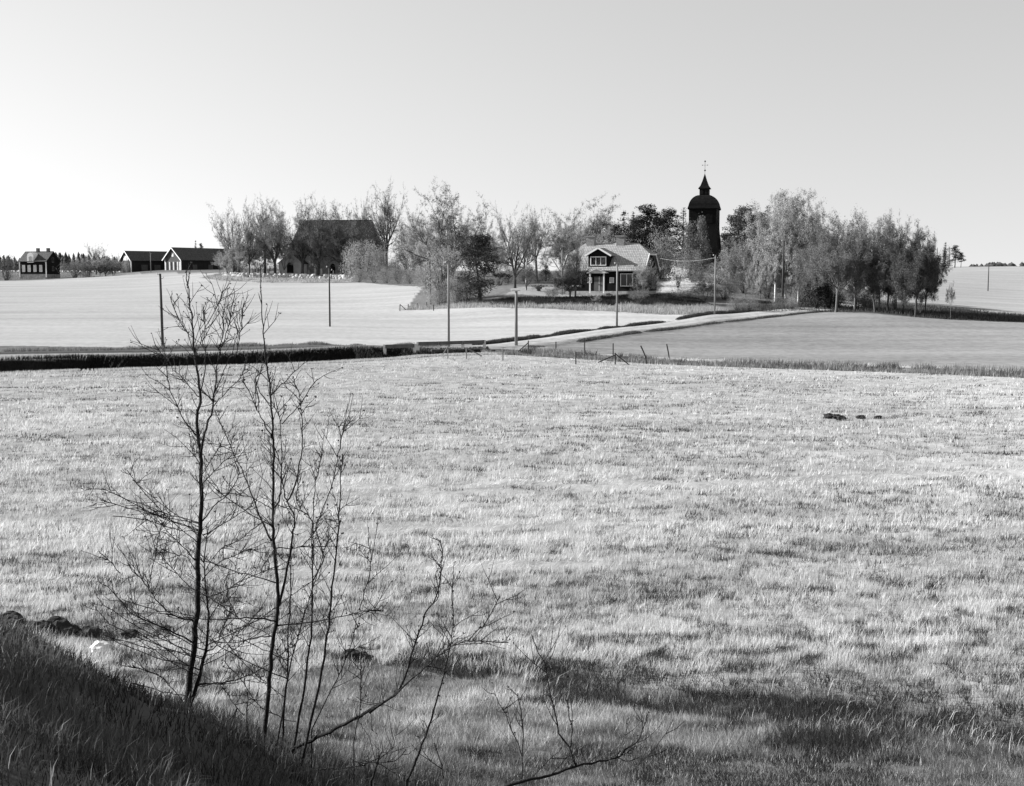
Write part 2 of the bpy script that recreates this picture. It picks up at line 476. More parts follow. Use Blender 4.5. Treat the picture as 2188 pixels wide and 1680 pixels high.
# ------------------------------------------------------------------ the ground
def inside(x, y, poly):
    r = np.zeros(np.shape(x), bool); n = len(poly)
    for i in range(n):
        x0, y0 = poly[i]; x1, y1 = poly[(i + 1) % n]
        if y0 == y1: continue
        c = ((y0 > y) != (y1 > y)) & (x < (x1 - x0) * (y - y0) / (y1 - y0) + x0)
        r ^= c
    return r
def ZP(*pp):
    out = []
    for p in pp:
        g = G(*p) if len(p) == 2 else PT(*p)
        out.append((g.x, g.y))
    return out
Z_LEFT = [(-150, 78)] + ZP((10,739),(350,744),(640,746),(800,743),(1040,733),(1211,711),(1317,697),(1422,688),(1500,679),(1450,673),(1250,664),(1094,659),(950,659),(870,662),(905,613),(780,604),(560,604),(470,600),(425,594),(470,583),(345,582),(200,590),(130,596),(10,601)) + [(-400, 360)]
Z_RIGHT = ZP((1140,747),(1214,737),(1422,711),(1558,691),(1673,675),(1760,668),(1850,670),(1957,679),(2188,690),(2600,705)) + [(60, 65)] + ZP((2188,790),(1800,777),(1430,764),(1250,753))
Z_BANK = ZP((1035,648),(1075,641),(1180,638),(1300,636),(1420,634),(1490,640),(1520,655),(1400,653),(1300,653),(1100,655),(1050,654))
Z_DRY = ZP((850,663),(950,654),(1040,650),(1100,656),(1300,654),(1400,654),(1530,657),(1560,670),(1450,673),(1250,664),(1094,659),(950,660))
Z_LAWN = ZP((1075,634),(1110,614),(1205,612),(1205,630),(1330,631),(1330,637),(1180,639))
Z_LAWN2 = ZP((1408,625),(1425,588),(1535,586),(1560,606),(1500,616),(1450,625))
Z_YARD = ZP((430,593),(500,590),(770,590),(770,602),(560,603),(470,599))
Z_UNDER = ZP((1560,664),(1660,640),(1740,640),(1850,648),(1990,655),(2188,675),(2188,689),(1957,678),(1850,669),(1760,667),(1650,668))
Z_GREEN = [(-2.0, 16.4), (-.4, 15.6), (1.2, 14.9), (3.2, 14.3), (6, 13.7), (12, 12.6), (12, 5), (-4, 5), (-5, 9.5), (-4, 13)]

def zone_tone(x, y):
    """base reflectance, contrast and strength of field rows for each ground point"""
    n = len(x)
    jx = x + (fbm(x * .5, y * .5, 31) - .5) * np.clip(np.hypot(x, y) * .012, .3, 3)
    jy = y + (fbm(x * .5, y * .5, 37) - .5) * np.clip(np.hypot(x, y) * .012, .3, 3)
    r = np.hypot(x, y)
    alb = np.full(n, .17); con = np.full(n, .55); row = np.full(n, 0.0)
    def put(m, a, c, s):
        alb[m] = a; con[m] = c; row[m] = s
    far = (r > 180) & (x > 60)
    put(far, .30, .2, .25)
    put((r > 600), .22, .4, 0)
    fg = (r < 95) & (y > 0)
    put(fg, .33, .6, .2)
    put(inside(x, y, Z_LEFT), .42, .22, .28)
    put(inside(x, y, Z_RIGHT), .215, .36, .4)
    put(inside(jx, jy, Z_UNDER), .07, .5, 0)  # shade under the trees and their cast shadow painted into the tone
    put(inside(jx, jy, Z_YARD), .36, .6, 0)
    put(inside(jx, jy, Z_DRY), .36, .4, 0)
    put(inside(jx, jy, Z_LAWN), .33, .4, 0)
    put(inside(jx, jy, Z_LAWN2), .46, .45, 0)
    put(inside(jx, jy, Z_BANK), .035, .6, 0)  # the slope's shade is painted into the bank's tone
    nr = (r < 130) & (y > 0)
    d1, t1 = poly_dist(x[nr], y[nr], DITCH)
    d2, t2 = poly_dist(x[nr], y[nr], RDITCH)
    a = alb[nr]; c = con[nr]; s = row[nr]
    m = d1 < 3.2; a[m] = .30; c[m] = .5; s[m] = 0
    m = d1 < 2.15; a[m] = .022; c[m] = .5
    m = (d2 < 2.3) & (d1 > 2); a[m] = .15; c[m] = .6; s[m] = 0
    g = inside(jx[nr], jy[nr], Z_GREEN); a[g] = .14; c[g] = .5; s[g] = 0
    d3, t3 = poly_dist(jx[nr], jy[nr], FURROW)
    m = (d3 < 0.4) & (t3 > .42); a[m] = .08; c[m] = .5; s[m] = 0  # shade along the furrow painted into the ground tone
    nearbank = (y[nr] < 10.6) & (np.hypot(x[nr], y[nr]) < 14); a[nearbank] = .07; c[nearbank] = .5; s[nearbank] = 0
    alb[nr] = a; con[nr] = c; row[nr] = s
    return alb, con, row

rr = np.concatenate([np.linspace(0.3, 3, 8)[:-1], np.arange(3, 12, .16), np.arange(12, 66, .5), np.arange(66, 92, .13), np.arange(92, 100, .25), np.arange(100, 178, .6),
                     np.arange(178, 350, 2.2), np.exp(np.linspace(math.log(350), math.log(6000), 70))])
aa = np.radians(np.concatenate([np.arange(-180, -60, 12), np.arange(-60, -25, 2.0), np.arange(-25, 25, .105), np.arange(25, 60, 2.0), np.arange(60, 180, 12)]))
RR, AA = np.meshgrid(rr, aa, indexing='ij')
gx = RR * np.sin(AA); gy = RR * np.cos(AA)
gz = height(gx, gy)
ni, nj = gx.shape
idx = np.arange(ni * nj).reshape(ni, nj)
nxt = np.roll(idx, -1, axis=1)
F = np.stack([idx[:-1], nxt[:-1], nxt[1:], idx[1:]], -1).reshape(-1, 4)[:, ::-1]
ta, tcn, trw = zone_tone(gx.ravel(), gy.ravel())

def ground_material():
    m, n, l, o = _nodes('ground_cover')
    def attr(nm):
        a = n.new('ShaderNodeAttribute'); a.attribute_name = nm; return a.outputs['Fac']
    geo = n.new('ShaderNodeNewGeometry')
    def nz(sc, det=4, rot=0, rough=.6):
        mp = n.new('ShaderNodeMapping'); mp.inputs['Scale'].default_value = sc; mp.inputs['Rotation'].default_value = (0, 0, rot)
        l.new(geo.outputs['Position'], mp.inputs[0])
        t = n.new('ShaderNodeTexNoise'); t.inputs['Scale'].default_value = 1; t.inputs['Detail'].default_value = det; t.inputs['Roughness'].default_value = rough
        l.new(mp.outputs[0], t.inputs['Vector']); return t.outputs['Fac']
    big = nz((.06, .06, .06), 5)
    fine = nz((1.6, 1.1, 1.6), 6, 0, .7)
    rows = nz((.012, .16, .1), 4, math.radians(-9), .6)
    rows2 = nz((.03, .9, .1), 3, math.radians(-9), .6)
    def centred(v, k): return math_node(n, l, 'MULTIPLY', math_node(n, l, 'SUBTRACT', v, .5), k)
    nn = math_node(n, l, 'ADD', centred(fine, 3.2), centred(big, 1.6))
    nn = math_node(n, l, 'MULTIPLY', nn, attr('contrast'))
    rw = math_node(n, l, 'MULTIPLY', math_node(n, l, 'ADD', centred(rows, 2.2), centred(rows2, .9)), attr('rows'))
    k = math_node(n, l, 'ADD', math_node(n, l, 'ADD', nn, rw), 1.0)
    k = math_node(n, l, 'MAXIMUM', k, .15)
    c = math_node(n, l, 'MULTIPLY', k, attr('tone'))
    d = n.new('ShaderNodeBsdfDiffuse'); d.inputs['Roughness'].default_value = .5
    l.new(c, d.inputs['Color'])
    bp = n.new('ShaderNodeBump'); bp.inputs['Strength'].default_value = .5; bp.inputs['Distance'].default_value = .06
    l.new(fine, bp.inputs['Height']); l.new(bp.outputs[0], d.inputs['Normal'])
    l.new(d.outputs[0], o.inputs[0]); return m
M['ground'] = ground_material()
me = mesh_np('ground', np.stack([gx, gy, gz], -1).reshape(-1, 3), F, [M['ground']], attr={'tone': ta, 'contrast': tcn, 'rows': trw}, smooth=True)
ground = link(bpy.data.objects.new('ground', me)); tag(ground, kind='structure')

# the road: worn asphalt on the left, pale gravel beyond the bridge
def smooth_path(pts, n):
    p = np.array(pts); t = np.arange(len(p)); q = np.linspace(0, len(p) - 1, n)
    o = np.zeros((n, 2))
    for i, u in enumerate(q):
        k = min(int(u), len(p) - 2); f = u - k
        p0 = p[max(k - 1, 0)]; p1 = p[k]; p2 = p[k + 1]; p3 = p[min(k + 2, len(p) - 1)]
        o[i] = .5 * (2 * p1 + (p2 - p0) * f + (2 * p0 - 5 * p1 + 4 * p2 - p3) * f * f + (3 * p1 - p0 - 3 * p2 + p3) * f ** 3)
    return o
rp = smooth_path(ROADL, 260)
tn = np.gradient(rp, axis=0); tn /= np.linalg.norm(tn, axis=1)[:, None]
nr_ = np.stack([-tn[:, 1], tn[:, 0]], 1)
offs = np.linspace(-2.1, 2.1, 9)
RX = rp[:, None, :] + nr_[:, None, :] * offs[None, :, None] * (1 + .05 * (fbm(np.arange(260) * .2, np.zeros(260), 3)[:, None, None] - .5))
rz_ = height(RX[..., 0], RX[..., 1]) + .07 + .05 * (1 - (offs / 2.1) ** 2)[None, :]
rz_[:, 0] -= .12; rz_[:, -1] -= .12
ii = np.arange(260 * 9).reshape(260, 9)
F = np.stack([ii[:-1, :-1], ii[:-1, 1:], ii[1:, 1:], ii[1:, :-1]], -1).reshape(-1, 4)
rt = .12 + .27 * sm(-14, 2, RX[..., 0])
rt = rt * (.86 + .26 * np.exp(-((np.abs(offs) - .85) / .45) ** 2))[None, :]        # paler wheel tracks, duller crown and edges
me = mesh_np('road', np.concatenate([RX, rz_[..., None]], -1).reshape(-1, 3), F[:, ::-1] * 1, [M['ground']],
             attr={'tone': rt.ravel(), 'contrast': np.full(rt.size, .4), 'rows': np.zeros(rt.size)}, smooth=True)
tag(link(bpy.data.objects.new('road', me)), kind='structure')

# ------------------------------------------------------------------ grass
RNG = np.random.default_rng(7)
def blades(name, label, x, y, h, w, tone, lean=(.25, 0), spread=.3, bend=.5, two=False, cat='grass', ex=0, ey=0):
    """one narrow bent blade per point (two triangles)"""
    n = len(x); z = height(x, y) - .02
    az = RNG.uniform(0, 2 * math.pi, n)
    lx = (lean[0] + ex) * h + np.cos(az) * spread * h * RNG.random(n); ly = (lean[1] + ey) * h + np.sin(az) * spread * h * RNG.random(n)
    th = RNG.uniform(-.9, .9, n)                      # blades stand more or less edge-on to all sides
    wx = np.cos(th) * w / 2; wy = np.sin(th) * w / 2
    b0 = np.stack([x - wx, y - wy, z], 1); b1 = np.stack([x + wx, y + wy, z], 1)
    mx = x + lx * (.5 - .5 * bend * .5); my = y + ly * (.5 - .5 * bend * .5); mz = z + h * .58
    m0 = np.stack([mx - wx * .7, my - wy * .7, mz], 1); m1 = np.stack([mx + wx * .7, my + wy * .7, mz], 1)
    tp = np.stack([x + lx, y + ly, z + h * np.clip(1 - .5 * (lx ** 2 + ly ** 2) / h ** 2, .3, 1)], 1)
    if two:
        V = np.stack([b0, b1, m1, m0, tp], 1).reshape(-1, 3); k = np.arange(n)[:, None] * 5
        Ft = np.concatenate([k + np.array([[0, 1, 2]]), k + np.array([[0, 2, 3]]), k + np.array([[3, 2, 4]])], 0)
        rep = 5
    else:
        V = np.stack([b0, b1, tp], 1).reshape(-1, 3); k = np.arange(n)[:, None] * 3
        Ft = k + np.array([[0, 1, 2]]); rep = 3
    me = mesh_np(name, V, Ft, [M['grass']], attr={'tone': np.repeat(tone, rep)})
    o = link(bpy.data.objects.new(name, me)); tag(o, label, cat, kind='stuff'); return o

def strip_points(path, n, half, t0=0, t1=1):
    p = smooth_path(path, 400); s = RNG.uniform(t0, t1, n) * 398; i = s.astype(int); f = (s - i)[:, None]
    q = p[i] * (1 - f) + p[i + 1] * f; t = p[i + 1] - p[i]; t /= np.linalg.norm(t, axis=1)[:, None]
    o = RNG.uniform(half[0], half[1], n)
    return q[:, 0] - t[:, 1] * o, q[:, 1] + t[:, 0] * o
# dry grass of the near field; points spread evenly over the picture so that near and far read alike
def field_points(n, py0=756, py1=1800, pxr=(-350, 2540)):
    px = RNG.uniform(*pxr, n); py = py0 + (py1 - py0) * RNG.random(n) ** .92
    a = (px - CX) / FOC; b = -(py - CY) / FOC
    yy = _cp + b * _sp; zz = -_sp + b * _cp
    zf = -5.0
    t = zf / zz
    return a * t, yy * t
TX, TY = field_points(92000)
NB = 8
tr = np.hypot(TX, TY)
ta_ = RNG.uniform(0, 2 * math.pi, (len(TX), NB)); trad = np.abs(RNG.normal(0, 1, (len(TX), NB))) * (.035 + .0035 * tr)[:, None]
x = (TX[:, None] + np.cos(ta_) * trad * 1.3).ravel(); y = (TY[:, None] + np.sin(ta_) * trad).ravel()
outx = (np.cos(ta_) * .35).ravel(); outy = (np.sin(ta_) * .35).ravel()
ttone = np.repeat(RNG.uniform(.75, 1.25, len(TX)), NB); thgt = np.repeat(RNG.uniform(.6, 1.4, len(TX)), NB); trnd = np.repeat(RNG.random(len(TX)), NB)
rot = math.radians(-8)
u = x * math.cos(rot) - y * math.sin(rot); v = x * math.sin(rot) + y * math.cos(rot)
rowsn = fbm(u * .10, v * .55, 41, 3)
patch = fbm(u * .9, v * 1.5, 43, 3)
mid = fbm(u * .22, v * .42, 47, 3)
track = fbm(u * .05 + 3, v * 1.1, 49, 2)
speck = fbm(u * 3.4, v * 5.5, 51, 2)
dens = .68 + .5 * (rowsn - .45) + .8 * (patch - .5) + .5 * (mid - .5) + .4 * (track - .5) + 1.5 * (speck - .5)
d1, t1 = poly_dist(x, y, DITCH); d2, t2 = poly_dist(x, y, RDITCH); d3, t3 = poly_dist(x, y, FURROW)
rd, _ = poly_dist(x, y, ROADL)
green = inside(x + (patch - .5) * 2.5, y + (mid - .5) * 4, Z_GREEN)
bankm = (y < 10.8) & (x < 1)
keep = (d1 > 2.4) & (rd > 4) & ~bankm & ~inside(x, y, Z_LEFT) & ~inside(x, y, Z_RIGHT) & ((ditch_side(x, y) < 0) | (x > 4))
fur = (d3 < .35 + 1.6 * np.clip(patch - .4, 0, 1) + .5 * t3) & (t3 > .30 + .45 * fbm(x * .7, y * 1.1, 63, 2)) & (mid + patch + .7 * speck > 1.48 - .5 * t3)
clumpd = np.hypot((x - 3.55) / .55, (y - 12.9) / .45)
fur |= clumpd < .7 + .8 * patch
straw = keep & ~green & ~fur & (d2 > 2.3) & (trnd < np.clip(dens + .5, .55, 1))
xs, ys = x[straw], y[straw]; rs = np.hypot(xs, ys)
hs = (.06 + .075 * np.clip(dens[straw] + .2, 0, 1.3)) * RNG.uniform(.5, 1.3, len(xs)) * thgt[straw]
lying = track[straw] > .75
hs[lying] *= .85
ts = np.clip(.58 + .4 * (rowsn[straw] - .5) + .25 * (patch[straw] - .5), .2, .8) * RNG.uniform(.7, 1.2, len(xs)) * ttone[straw]
ts[lying] = np.clip(ts[lying] * RNG.uniform(.7, 1.45, int(lying.sum())), 0, .8)
sk = speck + .3 * (rowsn - .5) + .2 * (patch - .5) + .6 * (track - .5)
greenish = sk[straw] < .36 + .05 * RNG.random(len(xs))
ts[greenish] = RNG.uniform(.035, .11, int(greenish.sum())); hs[greenish] *= .9
half = (sk[straw] < .45) & ~greenish & (RNG.random(len(xs)) < .5); ts[half] *= .45
blades('dry_grass', 'pale dry grass covering the near field', xs, ys, hs, np.maximum(.006, rs * .0005), np.clip(ts, .04, .8), lean=(.22, .05), spread=.35, ex=outx[straw] + lying * .9, ey=outy[straw])
# greener grass at the field's near edge; blades darkened to paint furrow shade
gm = keep & (green | fur)
xg, yg = x[gm], y[gm]; rg = np.hypot(xg, yg); n3 = fbm(xg * .9, yg * 1.1, 53, 3); n4 = fbm(xg * .25 + 9, yg * .35, 57, 2)
n5 = fbm(xg * 3.1, yg * 4.0, 59, 2)
tg = np.clip(.21 + .6 * (n3 - .45) + .5 * (n4 - .5) + .5 * (n5 - .5), .04, .6) * RNG.uniform(.6, 1.4, len(xg))
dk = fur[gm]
tg[dk] = np.clip(.055 * RNG.uniform(.5, 1.6, int(dk.sum())), .02, .1)  # furrow blades darkened to paint its shade
pale = RNG.random(len(xg)) < .12; tg[pale] = RNG.uniform(.35, .6, int(pale.sum()))
hg = (.04 + .10 * n3) * RNG.uniform(.5, 1.5, len(xg)); hg[dk] *= 1.15
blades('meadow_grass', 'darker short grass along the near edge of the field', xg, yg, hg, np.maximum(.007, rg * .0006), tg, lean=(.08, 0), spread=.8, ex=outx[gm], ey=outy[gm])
# dark weed flecks strung out along the old mowing rows
cxs, cys = field_points(5200, 775, 1560)
cu = cxs * math.cos(rot) - cys * math.sin(rot); cv = cxs * math.sin(rot) + cys * math.cos(rot)
cn = fbm(cu * .12, cv * 1.6, 97, 2) + .5 * (fbm(cu * .3, cv * .5, 99, 2) - .5) + .25 * (RNG.random(len(cu)) - .5)
k = (cn > .60) & ~inside(cxs, cys, Z_GREEN) & ~inside(cxs, cys, Z_RIGHT) & (cys < 70); cxs, cys = cxs[k], cys[k]; cr = np.hypot(cxs, cys)
NK = 34
lx_ = RNG.normal(0, 1, (len(cxs), NK)) * (RNG.uniform(.08, .22, len(cxs)) + cr * .003)[:, None]; ly_ = RNG.normal(0, 1, (len(cxs), NK)) * (.04 + cr * .0012)[:, None]
xw = (cxs[:, None] + lx_).ravel(); yw = (cys[:, None] + ly_ - lx_ * .14).ravel()
blades('field_weeds', 'dark weed flecks strung along the rows of the near field', xw, yw, RNG.uniform(.05, .16, len(xw)), np.maximum(.009, np.hypot(xw, yw) * .0006), RNG.uniform(.02, .08, len(xw)), lean=(.15, 0), spread=.7)
# dark blades: furrow shade painted as a strip, plus the clump in the lower right
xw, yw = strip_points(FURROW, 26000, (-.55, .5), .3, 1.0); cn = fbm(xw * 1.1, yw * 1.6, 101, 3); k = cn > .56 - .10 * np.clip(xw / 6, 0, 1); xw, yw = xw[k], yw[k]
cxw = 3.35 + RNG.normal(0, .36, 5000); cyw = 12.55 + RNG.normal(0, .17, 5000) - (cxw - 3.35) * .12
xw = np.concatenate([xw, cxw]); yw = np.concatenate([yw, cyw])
blades('furrow_shade_weeds', 'coarse weeds at lower right, the furrow strip darkened as painted shade', xw, yw, RNG.uniform(.06, .2, len(xw)), np.full(len(xw), .010), RNG.uniform(.015, .09, len(xw)), lean=(.1, 0), spread=.9)
# long pale stalks in the lower right corner and along the furrow
n = 900
xs = RNG.uniform(-1, 7.5, n); c = 15.4 - .28 * xs
ys = c + RNG.normal(0, .75, n) - (xs > 3) * 1.0 * RNG.random(n)
cl = fbm(xs * 1.6, ys * 1.6, 61, 3) + .16 * (xs > 3.6); k = cl > .58; xs, ys = xs[k], ys[k]
blades('reed_stalks', 'long pale broken reed stalks in the furrow', xs, ys, RNG.uniform(.1, .32, len(xs)), np.full(len(xs), .007), RNG.uniform(.35, .62, len(xs)), lean=(.4, 0), spread=.6, two=True)
# rough grass on the shaded bank
n = 150000
xb = RNG.uniform(-7, 2.0, n); yb = RNG.uniform(2.6, 11.5, n)
cl = fbm(xb * 1.4, yb * 1.4, 67, 3); k = RNG.random(n) < np.clip(cl * 1.6 - .1, .4, 1); k &= ~((xb > .2) & (yb > 9)); xb, yb, cl = xb[k], yb[k], cl[k]
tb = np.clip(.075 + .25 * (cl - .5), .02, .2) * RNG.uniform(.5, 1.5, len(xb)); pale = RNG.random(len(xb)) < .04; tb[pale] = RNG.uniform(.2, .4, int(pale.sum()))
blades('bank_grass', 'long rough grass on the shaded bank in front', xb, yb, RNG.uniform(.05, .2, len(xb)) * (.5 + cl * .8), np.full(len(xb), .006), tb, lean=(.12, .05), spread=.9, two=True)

def verge(name, label, path, n, half, hmin, hmax, tlo, thi, t0=0, t1=1, clump=.5, sc=.35, seed=71, w=.04, lean=.15):
    x, y = strip_points(path, n, half, t0, t1)
    c = fbm(x * sc, y * sc, seed, 3); k = c > clump - .12 * RNG.random(n); x, y, c = x[k], y[k], c[k]
    h = hmin + (hmax - hmin) * np.clip((c - clump + .12) * 4, 0, 1) * RNG.uniform(.5, 1, len(x))
    blades(name, label, x, y, h, np.full(len(x), w), RNG.uniform(tlo, thi, len(x)), lean=(lean, 0), spread=.5)
verge('ditch_grass', 'pale grass fringe along the near rim of the dark ditch', DITCH, 16000, (-3.4, -2.2), .08, .2, .3, .6, clump=.2)
verge('ditch_fringe', 'pale grass fringe between the ditch and the road', DITCH, 12000, (2.2, 3.4), .10, .26, .22, .55, t1=.7, clump=.25)
verge('ditch_weeds', 'dark weeds on the far wall of the ditch', DITCH, 26000, (.8, 2.35), .12, .34, .012, .035, clump=.15)
verge('ditch_tufts', 'clumped weeds filling the ditch below the grey field', RDITCH, 34000, (-2.0, 2.0), .12, .55, .08, .42, clump=.42, sc=.8, lean=.05)
verge('ditch_tufts', 'dark weed tufts scattered along the ditch below the grey field', RDITCH, 14000, (-.6, 1.9), .15, .6, .03, .1, clump=.52, sc=.9, seed=77)
BRB = [XY(770, 760, 86), XY(850, 757, 87.5), XY(930, 756, 88.5), XY(1010, 757, 88.5), XY(1090, 760, 87.5)]
verge('ditch_weeds', 'mixed weed tufts at the end of the ditch below the railing', BRB, 16000, (-1.2, 2.0), .08, .38, .12, .5, clump=.4, sc=.8, seed=91)
verge('ditch_weeds', 'dark weed patches at the end of the ditch below the railing', BRB, 9000, (-.4, 1.8), .1, .38, .015, .05, clump=.47, sc=.5, seed=93)
verge('road_verge', 'dark verge weeds on the far side of the gravel road', ROADL, 20000, (2.25, 2.9), .12, .42, .02, .10, t0=.43, t1=.78, clump=.42, sc=.25, w=.05)
verge('road_verge', 'dark verge weeds on the near side of the gravel road', ROADL, 16000, (-2.9, -2.35), .08, .32, .03, .16, t0=.45, t1=.9, clump=.45, sc=.25, seed=73, w=.05)
verge('roadside_tufts', 'low dark tufts between the road and the pale field', ROADL, 16000, (2.4, 3.4), .1, .45, .08, .3, t0=.02, t1=.42, clump=.44, sc=.3, seed=79, w=.05)
def poly_points(poly, n):
    p = np.array(poly); lo = p.min(0); hi = p.max(0); x = RNG.uniform(lo[0], hi[0], n); y = RNG.uniform(lo[1], hi[1], n)
    k = inside(x, y, poly); return x[k], y[k]
x, y = poly_points(Z_DRY, 60000)
blades('tall_dry_grass', 'tall dry grass below the garden bank', x, y, RNG.uniform(.1, .8, len(x)) * (.1 + 1.3 * fbm(x * .5, y * .5, 83)), np.full(len(x), .05), RNG.uniform(.16, .55, len(x)), lean=(.12, 0), spread=.3)
x, y = poly_points(Z_BANK, 60000)
blades('bank_shade_growth', 'low growth on the garden bank, darkened to paint the slope in shade', x, y, RNG.uniform(.1, .5, len(x)), np.full(len(x), .09), RNG.uniform(.02, .07, len(x)), lean=(.1, 0), spread=.6)  # blade tone carries the shade of the slope
x, y = poly_points(Z_UNDER, 40000); k = fbm(x * .3, y * .3, 87) > .45; x, y = x[k], y[k]
blades('undergrowth', 'dark undergrowth below the trees by the road, their shade painted in', x, y, RNG.uniform(.15, .6, len(x)), np.full(len(x), .07), RNG.uniform(.02, .12, len(x)), lean=(.1, 0), spread=.5)  # blade tone also paints the trees' shade
x, y = poly_points(Z_YARD, 30000); k = fbm(x * .3, y * .3, 89) > .45; x, y = x[k], y[k]
blades('churchyard_grass', 'rough pale grass at the foot of the churchyard', x, y, RNG.uniform(.2, .6, len(x)), np.full(len(x), .09), RNG.uniform(.15, .5, len(x)), lean=(.1, 0), spread=.4)

# ------------------------------------------------------------------ trees
def _perp(d, rng):
    v = Vector((rng.uniform(-1, 1), rng.uniform(-1, 1), rng.uniform(-1, 1)))
    return (v - d * v.dot(d)).normalized()
class Tree:
    """skeleton tree: round limbs as tubes, twigs as slivers, leaves as small faces; about 10 m tall before scaling"""
    def __init__(s, seed, bark, twig, leaf):
        s.r = random.Random(seed); s.t = MB(); s.tw = []; s.lf = []; s.mats = (bark, twig, leaf)
    def path(s, p, d, L, n, wig, up):
        pts = [p]; d = d.normalized()
        for i in range(n):
            d = (d + Vector((s.r.gauss(0, wig), s.r.gauss(0, wig), s.r.gauss(0, wig) + up))).normalized()
            p = p + d * (L / n); pts.append(p)
        return pts, d
    def sliver(s, a, b, w):
        d = (b - a)
        if d.length < 1e-5: return
        q = _perp(d.normalized(), s.r) * w
        s.tw.append((a - q, a + q, b))
    def leaf(s, p, sz, flat=0.0):
        a = Vector((s.r.gauss(0, 1), s.r.gauss(0, 1), s.r.gauss(0, 1) * (1 - flat))).normalized(); b = _perp(a, s.r)
        if flat: b.z *= (1 - flat)
        s.lf.append((p - a * sz, p + b * sz * .75, p + a * sz)) 
    def grow(s, p, d, L, r, lv, P):
        n = 5 if lv < 2 else 3
        pts, dd = s.path(p, d, L, n, P['wig'] * (1 + .3 * lv), P['up'][min(lv, len(P['up']) - 1)])
        if lv < P['tube']:
            s.t.tube(pts, [max(r * (1 - .72 * i / n), .004) for i in range(n + 1)], 5 if lv < 1 else (4 if lv < 2 else 3), False)
        else:
            for i in range(n): s.sliver(pts[i], pts[i + 1], max(r * (1 - .7 * i / n), P['tw']))
        if lv >= P['lv']:
            for k in range(P['sprig']):
                i = s.r.randrange(1, n + 1); q = pts[i]
                e = q + (dd * .5 + _perp(dd, s.r) * .8 + Vector((0, 0, P.get('droop', .25)))).normalized() * L * s.r.uniform(.35, .9)
                s.sliver(q, e, P['tw'])
                for m in range(P['leaves']):
                    if s.r.random() < P.get('lp', 1):
                        s.leaf(q.lerp(e, s.r.uniform(.2, 1.1)) + Vector((s.r.gauss(0, 1), s.r.gauss(0, 1), s.r.gauss(0, 1))) * P.get('ls', .1), P['leaf'] * s.r.uniform(.6, 1.3), P.get('flat', 0))
            return
        nb = P['nb'][min(lv, len(P['nb']) - 1)]
        for k in range(nb):
            f = s.r.uniform(P.get('b0', .3), 1.0) * n; i = min(int(f), n - 1); q = pts[i].lerp(pts[i + 1], f - i)
            loc = (pts[i + 1] - pts[i]).normalized(); ang = math.radians(s.r.uniform(*P['ang']))
            nd = loc * math.cos(ang) + _perp(loc, s.r) * math.sin(ang)
            s.grow(q, nd, L * s.r.uniform(*P['ratio']) * (1.15 - .45 * f / n), r * (1 - .65 * f / n) * .62, lv + 1, P)
        s.grow(pts[-1], dd, L * .55, r * .3, lv + 1, P)
    def finish(s, name):
        V = s.tw + s.lf; nt_ = len(s.tw); A = np.array([[tuple(p) for p in t] for t in V]).reshape(-1, 3) if V else np.zeros((0, 3))
        tv = np.array(s.t.v); allv = np.concatenate([A, tv]) if len(A) else tv
        top = np.percentile(allv[:, 2], 98.9); hw = np.percentile(np.abs(allv[:, 0]), 96)
        me1 = s.t.mesh(name + '_trunk', s.mats[0], True)
        me2 = mesh_np(name + '_crown', A, np.arange(len(A)).reshape(-1, 3), [s.mats[1], s.mats[2]], mi=[0] * nt_ + [1] * (len(V) - nt_))
        return dict(trunk=me1, crown=me2, h=float(top), w=float(hw) * 2, tris=len(V) + 2 * len(s.t.f))
BASEP = dict(wig=.09, up=[.05, .05, .06, .05], tube=2, tw=.012, lv=4, nb=[5, 4, 4], ang=(28, 55), ratio=(.5, .7), sprig=6, leaves=1, leaf=.06, lp=.5, b0=.3)
def broadleaf(seed, bark, twig, lmat, bole=.25, nlimb=6, limb=(20, 45), leader=True, mult=1, lean=0, **kw):
    P = dict(BASEP); P.update(kw); T = Tree(seed, bark, twig, lmat); r = T.r
    for m in range(mult):
        p0 = Vector((r.uniform(-.35, .35) * (mult > 1), r.uniform(-.35, .35) * (mult > 1), -.4))
        d0 = Vector((r.uniform(-.06, .06) + lean + (m - (mult - 1) / 2) * .22, r.uniform(-.05, .05), 1)).normalized()
        H = 10.0; R = P.get('r', .22) / (1 + .5 * (mult > 1))
        L0 = H * bole + .4; pts, d = T.path(p0, d0, L0, 4, .03, .02)
        T.t.tube(pts, [R * 1.25] + [R * (1 - .2 * i / 4) for i in range(1, 5)], 7, False)
        ll = H * (1 - bole)
        n2 = max(2, nlimb // mult)
        if leader: T.grow(pts[-1], d, ll * .62, R * .75, 0, P)
        for k in range(n2):
            a = 2 * math.pi * (k + r.uniform(-.3, .3)) / n2; an = math.radians(r.uniform(*limb))
            nd = Vector((math.cos(a) * math.sin(an), math.sin(a) * math.sin(an), math.cos(an)))
            f = r.uniform(.72, 1.0) * 4; i = min(int(f), 3); q = pts[i].lerp(pts[i + 1], f - i)
            T.grow(q, nd, ll * r.uniform(*P.get('ll', (.45, .62))) * (.94 + .10 * an - .16 * an * an), R * .5, 0, P)
    return T.finish('tree%d' % seed)
